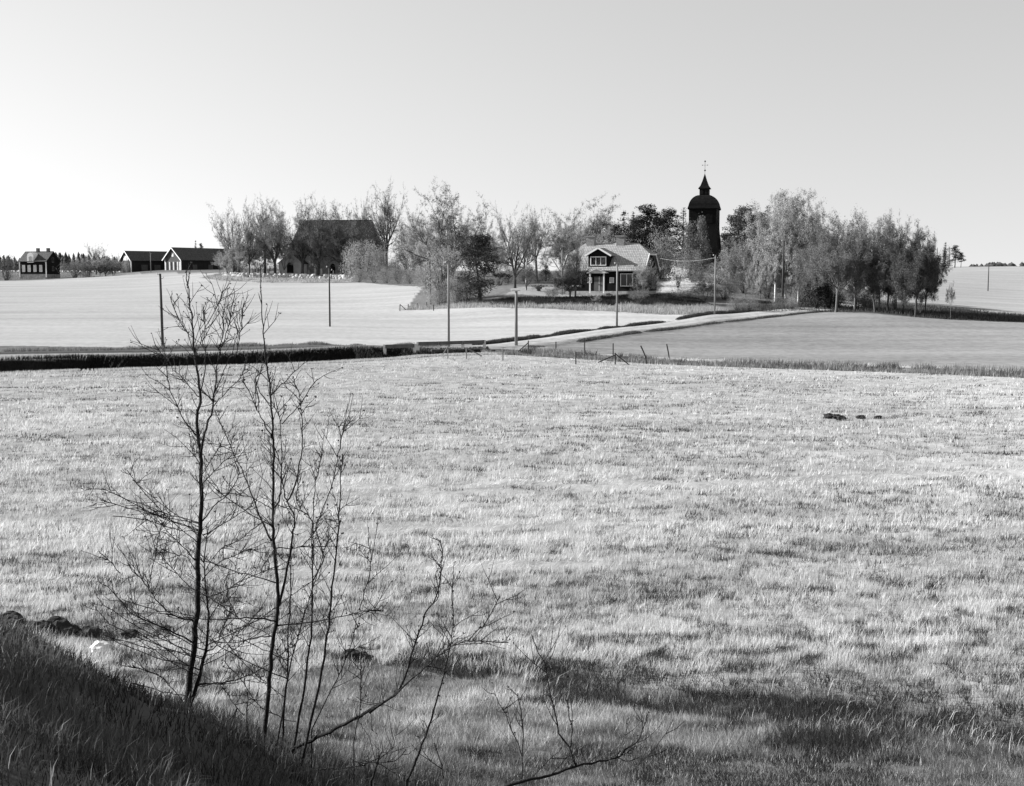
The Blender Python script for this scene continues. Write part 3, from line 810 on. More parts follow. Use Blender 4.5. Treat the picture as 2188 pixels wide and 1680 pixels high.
def shrub(seed, bark, twig, leaf, n=16, spread=.9, leafn=2600, lsz=.12, clumps=26, hollow=.55, taper=1.0, flatbase=.1, flat=.0):
    """bush: stems fan out from the base, leaves gather in clumps over a dome"""
    T = Tree(seed, bark, twig, leaf); r = T.r; H = 4.0; W = H * spread / 2
    cl = []
    for k in range(clumps):
        a = r.uniform(0, 2 * math.pi); t = r.random() ** .5; zz = r.uniform(flatbase, 1)
        prof = math.sqrt(max(0, 1 - ((zz - .35) / .68) ** 2)) if zz > .35 else .75 + .25 * zz / .35
        prof = prof ** taper if taper >= 1 else prof
        if taper > 1: prof *= (1 - zz * .6)
        rad = W * prof * (hollow + (1 - hollow) * t)
        cl.append((Vector((math.cos(a) * rad, math.sin(a) * rad, H * zz * .93)), r.uniform(.16, .32) * W * 1.6))
    for k in range(n):
        c, cr = cl[k % len(cl)]
        b = Vector((r.uniform(-.12, .12) * W, r.uniform(-.12, .12) * W, -.3)); d = (c - b)
        pts, dd = T.path(b, Vector((d.x * .5, d.y * .5, d.z + .5)), d.length * .95, 5, .08, .02)
        T.t.tube(pts, [.06 * (1 - .8 * i / 5) for i in range(6)], 4, False)
        for q in pts[2:]:
            for m in range(5):
                e = q + Vector((r.gauss(0, 1), r.gauss(0, 1), abs(r.gauss(0, 1)) + .4)).normalized() * H * r.uniform(.08, .2); T.sliver(q, e, .012)
    for k in range(leafn):
        c, cr = cl[r.randrange(len(cl))]
        v = Vector((r.gauss(0, 1), r.gauss(0, 1), r.gauss(0, 1) * .85)).normalized() * cr * r.random() ** .4
        q = c + v
        if q.z < .05: q.z = r.uniform(.05, .4)
        T.leaf(q, lsz * r.uniform(.6, 1.3), flat)
    return T.finish('shrub%d' % seed)
def spruce(seed, leaf, narrow=.2, clear=.08, dens=1.0, ragged=.25):
    T = Tree(seed, M['bark'], M['twig_dark'], leaf); r = T.r; H = 10.0
    T.t.tube([(0, 0, -.4), (0.02, 0, H * .5), (0, 0.03, H)], [.17, .1, .015], 6, False)
    z = H * clear
    while z < H * .985:
        f = 1 - z / H; L = H * narrow * (f ** .8) * r.uniform(1 - ragged, 1 + ragged) + .1
        nb = int((5 + 4 * f) * dens)
        for k in range(nb):
            a = r.uniform(0, 2 * math.pi); l = L * r.uniform(.6, 1.15)
            d = Vector((math.cos(a), math.sin(a), r.uniform(-.35, .05) + .5 * (1 - f) * .7))
            p0 = Vector((0, 0, z + r.uniform(-.15, .15))); e = p0 + d * l
            T.sliver(p0, e, .015)
            m = max(4, int(l * 8))
            for q in range(m):
                t = r.uniform(.15, 1.05); c = p0.lerp(e, t) + Vector((r.gauss(0, .09), r.gauss(0, .09), r.gauss(-.06, .07)))
                T.leaf(c, r.uniform(.10, .22), .3)
        z += H * .028 * r.uniform(.7, 1.3)
    return T.finish('spruce%d' % seed)
def pine(seed, leaf, clear=.35, width=.42, clumps=40, n=120, low=False):
    T = Tree(seed, M['bark_mid'], M['twig_dark'], leaf); r = T.r; H = 10.0
    pts, d = T.path(Vector((0, 0, -.4)), Vector((r.uniform(-.06, .06), 0, 1)), H * .97, 6, .03, .03)
    T.t.tube(pts, [.2 * (1 - .85 * i / 6) for i in range(7)], 6, False)
    for k in range(clumps):
        zz = clear + (1 - clear) * ((k + r.random()) / clumps); f = (zz - clear) / (1 - clear)
        prof = math.sin(math.pi * min(1, .22 + .78 * f) ** .8) ** .6 * (1.05 - .45 * f)
        a = r.uniform(0, 2 * math.pi); rad = H * width * .5 * prof * r.uniform(.25, 1.0)
        c = Vector((math.cos(a) * rad, math.sin(a) * rad, H * zz * .97)); i = min(int(zz * .93 * 6), 5)
        q = pts[i].lerp(pts[i + 1], .5)
        T.t.tube([q, q.lerp(c, .6) + Vector((0, 0, -.1)), c], [.05, .03, .012], 4, False)
        R = H * r.uniform(.065, .115)
        for m in range(n):
            v = Vector((r.gauss(0, 1), r.gauss(0, 1), r.gauss(0, .6))).normalized() * R * r.random() ** .35; v.z *= .6
            T.leaf(c + v, r.uniform(.09, .19), .15)
    return T.finish('pine%d' % seed)

b, bm_, tw, td = M['bark'], M['bark_mid'], M['twig'], M['twig_dark']
PROTO = {}
def proto(k, f): PROTO[k] = f
for i in range(3):   # tall bare elms: several limbs rise and fan out to a rounded top
    proto('elm%d' % i, broadleaf(100 + i, b, tw, M['leaf_mid'], bole=.16 + .06 * i, nlimb=9, limb=(5, 50), ang=(22, 50), up=[.02, .02, .02, .02], leader=False, tube=3, lp=.15, leaf=.05, tw=.010, nb=[6, 5, 3], sprig=6, r=.27, ratio=(.36, .56), b0=.25, ll=(.5, .58), wig=.12))
for i in range(3):   # wide crowned trees just coming into leaf
    proto('lime%d' % i, broadleaf(120 + i, b, tw, M['leaf_mid'], bole=.16, nlimb=9, limb=(6, 66), ang=(24, 52), up=[.02, .02, .02, .02], leader=False, lp=.5, leaves=1, leaf=.06, tube=3, tw=.011, nb=[6, 5, 3], sprig=7, r=.28, ratio=(.36, .56), b0=.2, ll=(.49, .54), wig=.13))
for i in range(2):   # hazy pale trees
    proto('haze%d' % i, broadleaf(140 + i, bm_, tw, M['leaf_pale'], bole=.10, nlimb=8, limb=(10, 50), ang=(22, 48), up=[.03, .03, .03, .03], leader=False, ratio=(.4, .6), lp=.9, leaves=2, leaf=.065, tw=.010, nb=[5, 4, 3], sprig=7, r=.13))
for i in range(2):   # maples in small leaf, low and wide
    proto('maple%d' % i, broadleaf(160 + i, bm_, tw, M['leaf_mid'], bole=.25, nlimb=12, limb=(4, 70), ang=(28, 58), up=[.02, .01, .01, .01], leader=False, ratio=(.4, .6), lp=1, leaves=2, leaf=.09, flat=.5, ls=.16, tw=.012, nb=[5, 4, 3], sprig=6, r=.2, mult=1 + (i == 1)))
PROTO['maple2'] = PROTO['maple0']
for i in range(2):   # darker, denser-twigged neighbours
    proto('dusk%d' % i, broadleaf(180 + i, b, td, M['leaf_deep'], bole=.24, nlimb=12, limb=(4, 72), ang=(28, 58), up=[.02, .01, .01, .01], leader=False, ratio=(.4, .6), lp=.8, leaves=2, leaf=.08, flat=.4, ls=.14, tw=.012, nb=[5, 4, 4], sprig=5, r=.19, mult=1 + i))
for i in range(2):   # birches
    proto('birch%d' % i, broadleaf(200 + i, M['bark_birch'], tw, M['leaf_pale'], bole=.3, nlimb=7, limb=(12, 30), ang=(20, 50), up=[.05, .02, -.03, -.1], droop=-.3, lp=.9, leaves=2, leaf=.07, tw=.010, nb=[5, 4, 3], sprig=7, r=.15, lean=.05 * i))
proto('apple0', broadleaf(220, b, td, M['leaf_deep'], bole=.22, nlimb=7, limb=(35, 75), ang=(35, 70), up=[.02, .02, .04, .05], lp=.9, leaves=2, leaf=.12, tw=.014, nb=[4, 4, 3], sprig=5, r=.28, wig=.16))
proto('apple1', broadleaf(221, b, td, M['leaf_mid'], bole=.2, nlimb=6, limb=(30, 65), ang=(35, 70), lp=.6, leaves=1, leaf=.1, tw=.013, nb=[4, 4, 3], sprig=5, r=.26, wig=.16, mult=2))
proto('sapling0', broadleaf(230, M['bark_birch'], tw, M['leaf_mid'], bole=.35, nlimb=5, limb=(15, 35), ang=(20, 45), lp=.8, leaves=1, leaf=.12, tw=.016, nb=[4, 3], lv=3, sprig=6, r=.1))
proto('stick0', broadleaf(240, bm_, tw, M['leaf_pale'], bole=.06, nlimb=10, limb=(8, 34), ang=(15, 40), up=[.03, .04, .05, .06], lp=.8, leaves=1, leaf=.09, tw=.016, nb=[4, 3], lv=3, sprig=7, r=.12, mult=3))
proto('stick1', broadleaf(241, bm_, tw, M['leaf_pale'], bole=.05, nlimb=12, limb=(10, 45), ang=(15, 45), up=[.03, .04, .05, .06], lp=.8, leaves=2, leaf=.11, tw=.018, nb=[4, 3], lv=3, sprig=7, r=.1, mult=4))
proto('bush0', shrub(300, b, tw, M['leaf_pale'], spread=1.35, leafn=7500, lsz=.075, clumps=70))
proto('bush1', shrub(301, b, tw, M['leaf_mid'], spread=1.3, leafn=5500, lsz=.08, clumps=60))
proto('bush2', shrub(302, b, td, M['leaf_deep'], spread=1.3, leafn=4500, lsz=.09, clumps=50))
proto('willow0', shrub(303, bm_, tw, M['leaf_pale'], n=44, spread=.9, leafn=7500, lsz=.05, clumps=110, hollow=.3))
proto('hedge0', shrub(304, b, tw, M['leaf_mid'], spread=1.9, leafn=4500, lsz=.085, clumps=60, flatbase=.05))
proto('cone0', shrub(305, b, tw, M['needle_pale'], spread=.62, leafn=6000, lsz=.07, clumps=80, hollow=.45, taper=1.3, flatbase=.03))
proto('cone1', shrub(306, b, td, M['needle'], spread=.8, leafn=3800, lsz=.10, clumps=46, hollow=.4, taper=1.2, flatbase=.04))
proto('blossom0', shrub(307, b, tw, M['blossom'], spread=1.0, leafn=900, lsz=.13, clumps=22))
proto('spruce0', spruce(400, M['needle'], .19))
proto('spruce1', spruce(401, M['needle'], .16, .1, .8, .5))
proto('spruce2', spruce(402, M['needle_pale'], .2, .06, 1, .3))
proto('pine0', pine(420, M['needle'], .3))
proto('pine1', pine(421, M['needle'], .38, .5))
proto('pine2', pine(422, M['needle_pale'], .25, .55, 44))
proto('pine3', pine(423, M['needle'], .12, .6, 50))
TRS = random.Random(5)
def tree(k, name, label, cat, px, top, wpx, d, group=None, base=None, rz=None, dx=0):
    """stand a tree d metres off (or where its foot meets the ground in the photo) so that it reaches row top and spans wpx"""
    if base is not None:
        g = G(px, base); d = g.y
    else:
        g = Vector((XD(px, d), d, 0)); g.z = H1(g.x, d)
    Hm = max(PT(px, top, d).z - g.z, .5); Wm = wpx * MPP(d); p = PROTO[k]
    o = thing(name, label, cat, (g.x, g.y, g.z), TRS.uniform(0, 6.28) if rz is None else rz, group)
    o.scale = (Wm / p['w'], Wm / p['w'], Hm / p['h'])
    for part in ('trunk', 'crown'):
        c = bpy.data.objects.new('stems' if part == 'trunk' and cat in ('bush', 'hedge') else ('trunk' if part == 'trunk' else ('foliage' if cat in ('bush', 'hedge') else 'crown')), p[part]); link(c, o)
    return o
T = tree
gC = 'trees around the church'; gF = 'spring trees and bushes by the churchyard'
# --- round the church
T('elm0','bare_tree','tall bare tree at the left end of the church grove',  'tree',500,442,78,318,gC)
T('haze0','weeping_tree','low drooping pale tree beside the dark churchyard gate','tree',517,505,66,306,gC)
T('haze1','weeping_tree','smaller pale drooping tree just left of the churchyard gate','tree',487,536,36,312,gC)
T('elm1','bare_tree','slender dark-stemmed tree rising right behind the drooping tree','tree',533,467,46,303,gC)
T('elm2','bare_tree','high thin bare tree second from left among tall church trees','tree',566,434,72,310,gC)
T('haze0','leafy_tree','pale hazy tree left of the stone porch','tree',553,502,52,308,gC)
T('lime0','leafy_tree','broad hazy tree with forked trunk left of the church roof','tree',588,447,80,304,gC)
T('haze1','leafy_tree','thin pale tree between forked trunk and stone porch','tree',608,498,44,306,gC)
T('elm1','bare_tree','bare tree in front of the left end of the church roof','tree',646,436,84,301,gC)
T('lime1','leafy_tree','tree with three-pronged trunk in front of the middle of the church','tree',680,450,90,301,gC)
T('lime2','leafy_tree','hazy tree in front of the right half of the church roof','tree',733,450,112,300,gC)
T('elm0','bare_tree','thin bare tree showing above the church roof from behind','tree',690,438,60,336,gC)
T('elm2','bare_tree','sparse bare tree behind the right end of the church ridge','tree',777,434,44,336,gC)
T('elm2','bare_tree','tallest bare tree, right of the church gable','tree',827,406,78,306,gC)
T('elm1','bare_tree','lower bare tree just right of the tallest bare tree','tree',866,468,46,300,gC)
T('bush0','round_bush','large round pale bush in front of the right church wall','bush',775,516,82,286,gF)
T('bush1','round_bush','darker rounded bush behind the large pale bush','bush',806,535,66,292,gF)
T('bush1','round_bush','small grey bush at the foot of the tallest bare tree','bush',850,546,50,285,gF)
T('haze1','pale_tree','pale hazy tree left of the big spreading tree','tree',890,462,90,262,gF)
T('elm1','bare_tree','leaning bare tree between the pale hazy tree and churchyard','tree',868,490,50,270,gF)
hx = [(768,575,34),(800,573,44),(826,571,44),(852,569,46),(878,570,46),(900,573,44),(915,578,36)]
for i, (px, tp, w) in enumerate(hx):
    T('hedge0' if i % 2 else 'bush1','hedge_bush',['first and smallest bush of the hedge beside the churchyard','second bush from the left of the churchyard hedge','third bush of the churchyard hedge','middle tall bush of the churchyard hedge','fifth bush from the left of the churchyard hedge','sixth bush from the left of the churchyard hedge','last bush of the hedge, beside the pole by the willow'][i],'hedge',px,tp,w,268 - 4 * i,'hedge along the pale field')
for i, (px, tp, w, lb) in enumerate([(512,560,40,'low grey bush behind the churchyard gate'),(545,556,44,'low grey bush behind the slender dark tree'),(575,558,44,'low bush behind the tall thin tree'),(603,560,40,'low bush left behind the stone porch'),(838,558,50,'low bush behind the foot of the tallest tree'),(880,555,50,'grey bush behind the churchyard hedge')]):
    T('bush1' if i % 2 else 'bush2','bush',lb,'bush',px,tp,w,338 if i < 4 else 290,gF)
# --- the middle
T('lime2','spreading_tree','biggest spreading tree with dark limbs left of centre','tree',964,414,176,200,base=None)
T('willow0','willow_bush','tall pale willow bush in front of the spreading tree','bush',948,527,88,163)
T('willow0','willow_bush','low willow bush at the foot of the dark pine','bush',975,590,60,159)
T('bush1','bush','low grey bush at the left foot of the willow','bush',938,615,42,160)
T('pine3','pine_tree','dense dark pine standing alone left of the house lawn','tree',1027,504,88,160)
T('bush2','bush','dark bush at the foot of the lone dark pine','bush',1000,592,62,158)
T('elm0','bare_tree','dark-stemmed bare tree on the lawn, right of the lone pine','tree',1100,452,92,176,base=None)
T('elm2','bare_tree','tall bare tree with twin stems in the gap left of the house','tree',1147,456,66,226)
T('elm1','bare_tree','thin bare tree between the two lawn trees','tree',1123,478,44,232)
T('haze0','pale_tree','thin pale tree left behind the lawn trees','tree',1062,500,46,235)
T('apple1','fruit_tree','small leaning fruit tree on the lawn beside the thin white pole','tree',1124,560,50,171)
T('cone1','juniper','narrow dark juniper on the far side of the lawn','bush',1166,568,22,205)
T('bush2','bush','dark bush behind the lawn, left of the house','bush',1190,578,40,195)
T('bush1','bush','grey bush behind the lawn next to the juniper','bush',1150,582,36,200)
T('bush2','bush','low dark bush behind the lawn right of the lone pine','bush',1068,585,44,190)
T('haze1','pale_tree','pale hazy tree close behind the left end of the house','tree',1200,472,86,205)
T('lime0','leafy_tree','broad hazy tree behind the house chimneys','tree',1259,440,124,222)
T('haze0','pale_tree','pale thin tree behind the house, left of its nearer chimney','tree',1228,490,58,212)
T('apple0','fruit_tree','dark twiggy fruit tree in front of the left house wall','tree',1218,556,62,161)
T('elm1','bare_tree','thin bare tree hiding the left end of the house roof','tree',1229,516,58,163)
T('stick1','bush','pale upright bush against the right corner of the house','bush',1378,560,46,160)
T('stick0','bush','pale fan-shaped bush on the bank below the house corner','bush',1364,616,48,152)
T('stick0','bush','thin pale bush on the bank below the lawn','bush',1180,612,30,153)
T('stick1','bush','small thin shrub on the bank below the porch','bush',1277,632,18,153)
T('bush2','bush','low dark rounded bush on the bank below the house','bush',1238,644,26,151)
# --- behind the house and round the bell tower
gP = 'conifers behind the house'
T('spruce0','spruce_tree','pointed dark spruce at the left of conifers behind the house','tree',1332,454,46,215,gP)
T('pine1','pine_tree','low broad dark pine at the left end of the conifers','tree',1312,480,52,212,gP)
T('spruce1','spruce_tree','slim dark spruce second among conifers behind the house','tree',1352,456,40,217,gP)
T('pine0','pine_tree','tallest rounded dark pine above the house roof','tree',1383,440,74,216,gP)
T('pine1','pine_tree','dark pine right of the tallest pine, left of the tower','tree',1428,448,66,218,gP)
T('pine3','pine_tree','dark low pine filling in behind the house gable','tree',1402,486,76,220,gP)
T('spruce2','spruce_tree','grey spruce close to the left edge of the bell tower','tree',1459,448,48,224,gP)
T('bush1','round_bush','round grey bush tree between the house gable and tower','bush',1412,492,70,196)
T('bush2','bush','dark bush below the round grey bush by the gable','bush',1430,530,60,194)
gJ = 'pale cone-shaped trees before the tower'
T('cone0','cone_tree','shorter pale cone-shaped tree left before the tower','tree',1474,479,44,191,gJ)
T('cone0','cone_tree','taller pale cone-shaped tree right before the tower','tree',1498,468,36,190,gJ)
T('bush1','bush','grey bush at the foot of the cone-shaped trees','bush',1480,538,52,188)
T('blossom0','flowering_bush','white flowering shrub on the bright lawn right of the house','bush',1449,572,34,182)
T('sapling0','sapling','small bare sapling on the bright lawn right of flowering shrub','tree',1480,588,20,178)
T('pine2','pine_tree','broad grey-green pine right of the bell tower','tree',1590,443,92,205)
T('pine0','pine_tree','dark pine partly hidden behind the broad pine','tree',1612,462,60,212)
T('pine3','pine_tree','small dark pine at the right foot of the tower','tree',1552,500,54,207)
T('pine3','pine_tree','dense low pine between the tower and the broad pine','tree',1568,462,64,208)
T('pine2','pine_tree','grey pine right of the broad pine','tree',1622,456,66,207)
T('spruce2','spruce_tree','slim spruce between the broad pine and the birches','tree',1637,446,46,203)
gS = 'pale thicket by the road pole'
T('stick1','thicket_bush','pale upright thicket just right of the roadside pole','bush',1560,520,58,172,gS)
T('stick0','thicket_bush','tall pale thicket below the broad pine','bush',1595,514,56,170,gS)
T('haze0','thicket_tree','pale leafy thicket tree left of the birches','tree',1625,522,54,168,gS)
T('stick1','thicket_bush','low grey thicket left of the roadside pole','bush',1508,596,50,164,gS)
T('stick0','thicket_bush','low dull thicket on the slope below the bright lawn','bush',1462,612,50,158,gS)
T('bush2','bush','dark bush on the slope right of the house','bush',1430,622,44,160)
T('bush2','bush','dark bush beneath the pale thicket','bush',1548,610,54,166)
# --- birches and the trees by the road
gB = 'birches by the road'
T('birch0','birch_tree','tall pale birch furthest left by the road','tree',1657,424,100,166,gB)
T('birch1','birch_tree','second birch, its white trunk behind the dark pole','tree',1680,430,92,168,gB)
T('birch0','birch_tree','birch with bent white trunk right of the dark pole','tree',1706,424,90,163,gB)
T('spruce2','spruce_tree','grey conifer top between the birches','tree',1714,455,36,176)
T('haze1','pale_tree','pale young tree low at the left foot of the birches','tree',1640,540,50,163)
T('haze0','pale_tree','pale hazy tree filling in between birches and maples','tree',1732,468,100,166)
gM = 'leafy trees by the road bend'
T('maple0','leafy_tree','pale layered leafy tree with white forked trunk by road bend','tree',1788,482,140,152,gM)
T('maple2','leafy_tree','leafy tree behind and left of the white forked trunk','tree',1745,490,112,160,gM)
T('maple2','leafy_tree','high-crowned leafy tree at the middle of the road bend','tree',1828,472,132,155,gM)
T('maple1','leafy_tree','twin-trunked leafy tree right of the bend with light between stems','tree',1872,484,120,150,gM)
T('dusk0','dark_tree','dark-stemmed tree just right of the twin-trunked tree','tree',1898,492,104,150,gM)
T('lime2','leafy_tree','thin-topped bare tree rising behind the dark trees','tree',1915,480,96,158,gM)
T('dusk1','dark_tree','dark tree with several stems near the grove right end','tree',1932,504,98,150,gM)
T('dusk0','dark_tree','rightmost dark tree of the grove, low branches spreading','tree',1958,500,108,144,gM)
T('dusk1','dark_tree','dark tree at the back of the grove right end','tree',1978,522,56,158,gM)
T('cone1','dark_bush','black juniper in the shade left of the white forked trunk','bush',1746,588,50,160)
T('cone1','dark_bush','second black juniper in shade behind the white forked trunk','bush',1772,592,44,162)
T('bush2','dark_bush','dark bush under the leafy trees at the bend','bush',1832,618,60,160)
gR = 'clipped round bushes by the road'
T('bush1','round_bush','left rounded bush by the road below the thicket','bush',1576,634,40,152,gR)
T('bush1','round_bush','right rounded bush by the road below the thicket','bush',1603,633,38,152,gR)
T('bush1','round_bush','small round bush at the foot of the dark pole','bush',1664,632,30,156,gR)
T('bush0','round_bush','small pale bush right of the dark pole foot','bush',1692,636,26,156,gR)
T('sapling0','sapling','slender young birch alone on the right field edge','tree',2033,606,20,142)
for i, (k, px, tp, w, d, lb) in enumerate([
    ('bush2',1790,618,50,163,'dark low bush in the shade behind the white forked trunk'),('bush2',1862,612,46,168,'dark low bush behind the twin trunks'),('bush1',1716,606,56,164,'grey undergrowth bush at the foot of the birches'),
    ('bush1',1640,590,64,170,'grey bush under the leftmost birch'),('bush2',1590,588,64,176,'dark bush in the thicket below the broad pine'),('bush1',1535,560,60,186,'grey bush right of the tower foot'),
    ('bush1',1350,520,60,186,'grey bush filling in behind the house gable'),('haze0',1300,492,70,196,'hazy tree behind the right chimney'),('bush1',1230,540,70,190,'grey bush behind the left half of the house'),
    ('bush1',1085,560,60,205,'grey bush low behind the lawn bare tree'),('bush1',1118,566,50,212,'grey bush in the gap between the lawn trees'),('haze1',1035,482,70,215,'hazy tree behind the lone dark pine'),('haze0',1000,470,80,212,'hazy tree right behind the spreading tree'),
    ('bush1',915,556,60,215,'grey bush behind the pole by the willow'),('haze0',925,480,76,222,'hazy tree left behind the spreading tree'),('bush1',1210,590,40,172,'grey bush at the left corner of the house'),('bush1',1395,590,36,172,'grey shrub at the back corner of the house gable'),('pine3',1362,468,66,222,'dark pine filling the conifer row behind the house'),('pine3',1408,464,60,224,'dark pine between the two tall rounded pines'),('haze0',1690,520,70,170,'pale undergrowth tree between the birch trunks')]):
    T(k,'bush' if k[0] == 'b' else ('pine_tree' if k[0] == 'p' else 'pale_tree'),lb,'bush' if k[0] == 'b' else 'tree',px,tp,w,d)
# --- far off
gK = 'conifers on the far right hill'
for i, (k, px, tp, w) in enumerate([('spruce1',2001,530,12),('spruce0',2018,519,18),('spruce1',2027,528,12),('pine0',2039,525,22),('pine1',2052,540,16)]):
    T(k,'hill_conifer',['leftmost small conifer on the right hill, against the grove','tallest pointed conifer on the right hill','slim conifer between two bigger ones on the right hill','bushy dark conifer on the right hill','rightmost low conifer on the right hill'][i],'tree',px,tp,w,560,gK)
T('bush2','dark_tree','dark evergreen cut off by the left picture edge','tree',14,548,56,395)
T('bush2','bush','dark low bush right of the far left farmhouse','bush',160,556,62,402)
T('elm0','bare_tree','tall hazy bare tree between farmhouse and barns','tree',206,524,44,440)
gO = 'fruit trees beside the farmhouse'
for i, (px, tp, w, k) in enumerate([(190,560,40,'apple1'),(226,562,34,'apple0'),(243,560,34,'apple1'),(172,552,40,'haze0'),(214,548,44,'haze1'),(248,548,30,'haze0')]):
    T(k,'fruit_tree',['dark forked fruit tree right of the dark low bush','small round fruit tree below the tall hazy tree','fruit tree next to the left barn','pale tree top behind the dark low bush','pale broad tree behind the small round fruit tree','pale tree against the left barn gable'][i],'tree',px,tp,w,405 + 10 * (i // 3),gO)
T('spruce0','spruce_tree','small dark conifer behind the right barn ridge','tree',420,515,13,520)
T('pine0','pine_tree','small dark rounded conifer beside it above the barn ridge','tree',431,521,12,520)
T('haze1','pale_tree','pale low tree at the right end of the long barn','tree',470,545,34,380)

# far woods: many conifers that read as one dark line
def far_wood(name, label, spots):
    V = []; Fc = []; r = random.Random(9)
    for (x, y, z, h, w) in spots:
        zb = 0.12
        for k in range(6):
            z0 = z + h * (zb + .14 * k); z1 = z0 + h * .26; ww = w * 1.5 * (1 - .14 * k) * r.uniform(.75, 1.2); n = 6; b = len(V)
            for j in range(n):
                a = 2 * math.pi * (j + r.random() * .6) / n; q = ww * r.uniform(.6, 1.2)
                V.append((x + math.cos(a) * q, y + math.sin(a) * q, z0 - r.uniform(0, .04) * h))
            V.append((x, y, min(z1, z + h)))
            for j in range(n): Fc.append((b + j, b + (j + 1) % n, b + n))
        b = len(V); V += [(x - .2, y, z - 1), (x + .2, y, z - 1), (x, y, z + h)]; Fc.append((b, b + 1, b + 2))
    me = mesh_np(name, np.array(V), np.array(Fc), [M['far_needle']])
    tag(link(bpy.data.objects.new(name, me)), label, 'wood', kind='stuff')
M['far_needle'] = leaf_mat('far_needle', .07, .4, .1)
r = random.Random(3); sp = []
for k in range(420):
    px = r.uniform(-500, 330); d = r.uniform(760, 1000); x = XD(px, d); z = H1(x, d)
    tp = 551 + 6 * math.sin(px * .031) + r.uniform(-7, 6); h = max(PT(px, tp - 3, d).z - z, 4); sp.append((x, d, z, h, h * r.uniform(.16, .24)))
far_wood('far_forest', 'far dark conifer forest behind the farm on the left', sp)
sp = []
for k in range(240):
    px = r.uniform(2075, 2700); d = r.uniform(1250, 1450); x = XD(px, d); z = H1(x, d)
    h = max(PT(px, 562 + r.uniform(-3, 3) + 4 * (px < 2100), d).z - z, 5); sp.append((x, d, z, h, h * r.uniform(.5, .8)))
far_wood('far_forest', 'low far line of woods beyond the right hill', sp)

# ------------------------------------------------------------------ buildings
def window(parent, cx, z0, z1, w, y, nx=2, nz=1, name='window', th=.07, glass=True, curtain=False, axis='y', sgn=-1, fm=None):
    """framed window with separate panes, set on a wall face; axis y: wall faces along y, axis x: along x"""
    fm = fm or M['white_paint']; ft = .10
    def bx(mb, a0, a1, q0, q1, c0, c1):
        lo, hi = sorted((y + sgn * q0, y + sgn * q1))
        if axis == 'y': mb.box(a0, a1, lo, hi, c0, c1)
        else: mb.box(lo, hi, a0, a1, c0, c1)
    x0, x1 = cx - w / 2, cx + w / 2
    f = MB()
    bx(f, x0, x0 + ft, .004, th, z0, z1); bx(f, x1 - ft, x1, .004, th, z0, z1)
    bx(f, x0 + ft, x1 - ft, .004, th, z0, z0 + ft); bx(f, x0 + ft, x1 - ft, .004, th, z1 - ft, z1)
    iw = (w - 2 * ft); 
    for k in range(1, nx): bx(f, x0 + ft + iw * k / nx - .035, x0 + ft + iw * k / nx + .035, .006, th - .01, z0 + ft, z1 - ft)
    ih = z1 - z0 - 2 * ft
    for k in range(1, nz): bx(f, x0 + ft, x1 - ft, .007, th - .015, z0 + ft + ih * k / nz - .03, z0 + ft + ih * k / nz + .03)
    wo = f.build(name, fm, parent)
    for i in range(nx):
        for j in range(nz):
            g = MB(); bx(g, x0 + ft + iw * i / nx + .02, x0 + ft + iw * (i + 1) / nx - .02, .003, .02, z0 + ft + ih * j / nz + .02, z0 + ft + ih * (j + 1) / nz - .02)
            g.build('pane', M['curtain'] if curtain else M['glass'], wo)
    return wo
def sink(px, py, d=None, dz=0.0):
    g = G(px, py) if d is None else Vector((XD(px, d), d, H1(XD(px, d), d)))
    return g + Vector((0, 0, dz))

# --- the house on the bank
yaw = math.radians(-20)
L, Wd, He, Hr, Hm = 10.6, 7.6, 3.55, 6.75, 5.35
hc = PT(1290, 628, 165.5); hyc = Vector((math.sin(-yaw), math.cos(-yaw), 0)) * (Wd / 2)
hb = min(H1(hc.x + a, hc.y + b) for a in (-5, 0, 5) for b in (-1, 4))
base_z = PT(1290, 629, 165.5).z
house = thing('house', 'dark wooden house with half-hipped tiled roof, dormer and white porch', 'house', (hc.x + hyc.x, hc.y + hyc.y, base_z), yaw)
x0, x1, y0, y1 = -L / 2, L / 2, -Wd / 2, Wd / 2
MB().box(x0 - .04, x1 + .04, y0 - .04, y1 + .04, -1.2, .42).build('foundation', M['stone'], house)
w = MB().box(x0, x1, y0, y1, .42, He)
yh = (Wd / 2) * (Hr - Hm) / (Hr - He)
for s in (-1, 1):
    xx = s * L / 2
    a = [(xx, y0, He), (xx, y1, He), (xx, yh, Hm), (xx, -yh, Hm)]
    b = [(xx - s * .2, p[1], p[2]) for p in a]
    w.add(a + b, [(0, 1, 2, 3) if s > 0 else (3, 2, 1, 0), (7, 6, 5, 4) if s > 0 else (4, 5, 6, 7)] + [(i, 4 + i, 4 + (i + 1) % 4, (i + 1) % 4) for i in range(4)])
w.build('wall', M['red_board'], house)
ov = .45; sl = (Hr - He) / (Wd / 2)
ze = He - ov * sl; ye = Wd / 2 + ov; xe = L / 2 + .4
zr = Hr + .12; rx = L / 2 - 1.55; ym = (zr - (Hm + .05)) / sl; zmh = Hm + .05
rf = MB()
rf.slab([(-xe, -ye, ze), (xe, -ye, ze), (xe, -ym, zmh), (rx, 0, zr), (-rx, 0, zr), (-xe, -ym, zmh)], .13)
rf.slab([(xe, ye, ze), (-xe, ye, ze), (-xe, ym, zmh), (-rx, 0, zr), (rx, 0, zr), (xe, ym, zmh)], .13)
rf.slab([(xe, -ym, zmh), (xe, ym, zmh), (rx, 0, zr)], .12); rf.slab([(-xe, ym, zmh), (-xe, -ym, zmh), (-rx, 0, zr)], .12)
roof = rf.build('roof', M['house_tile'], house)
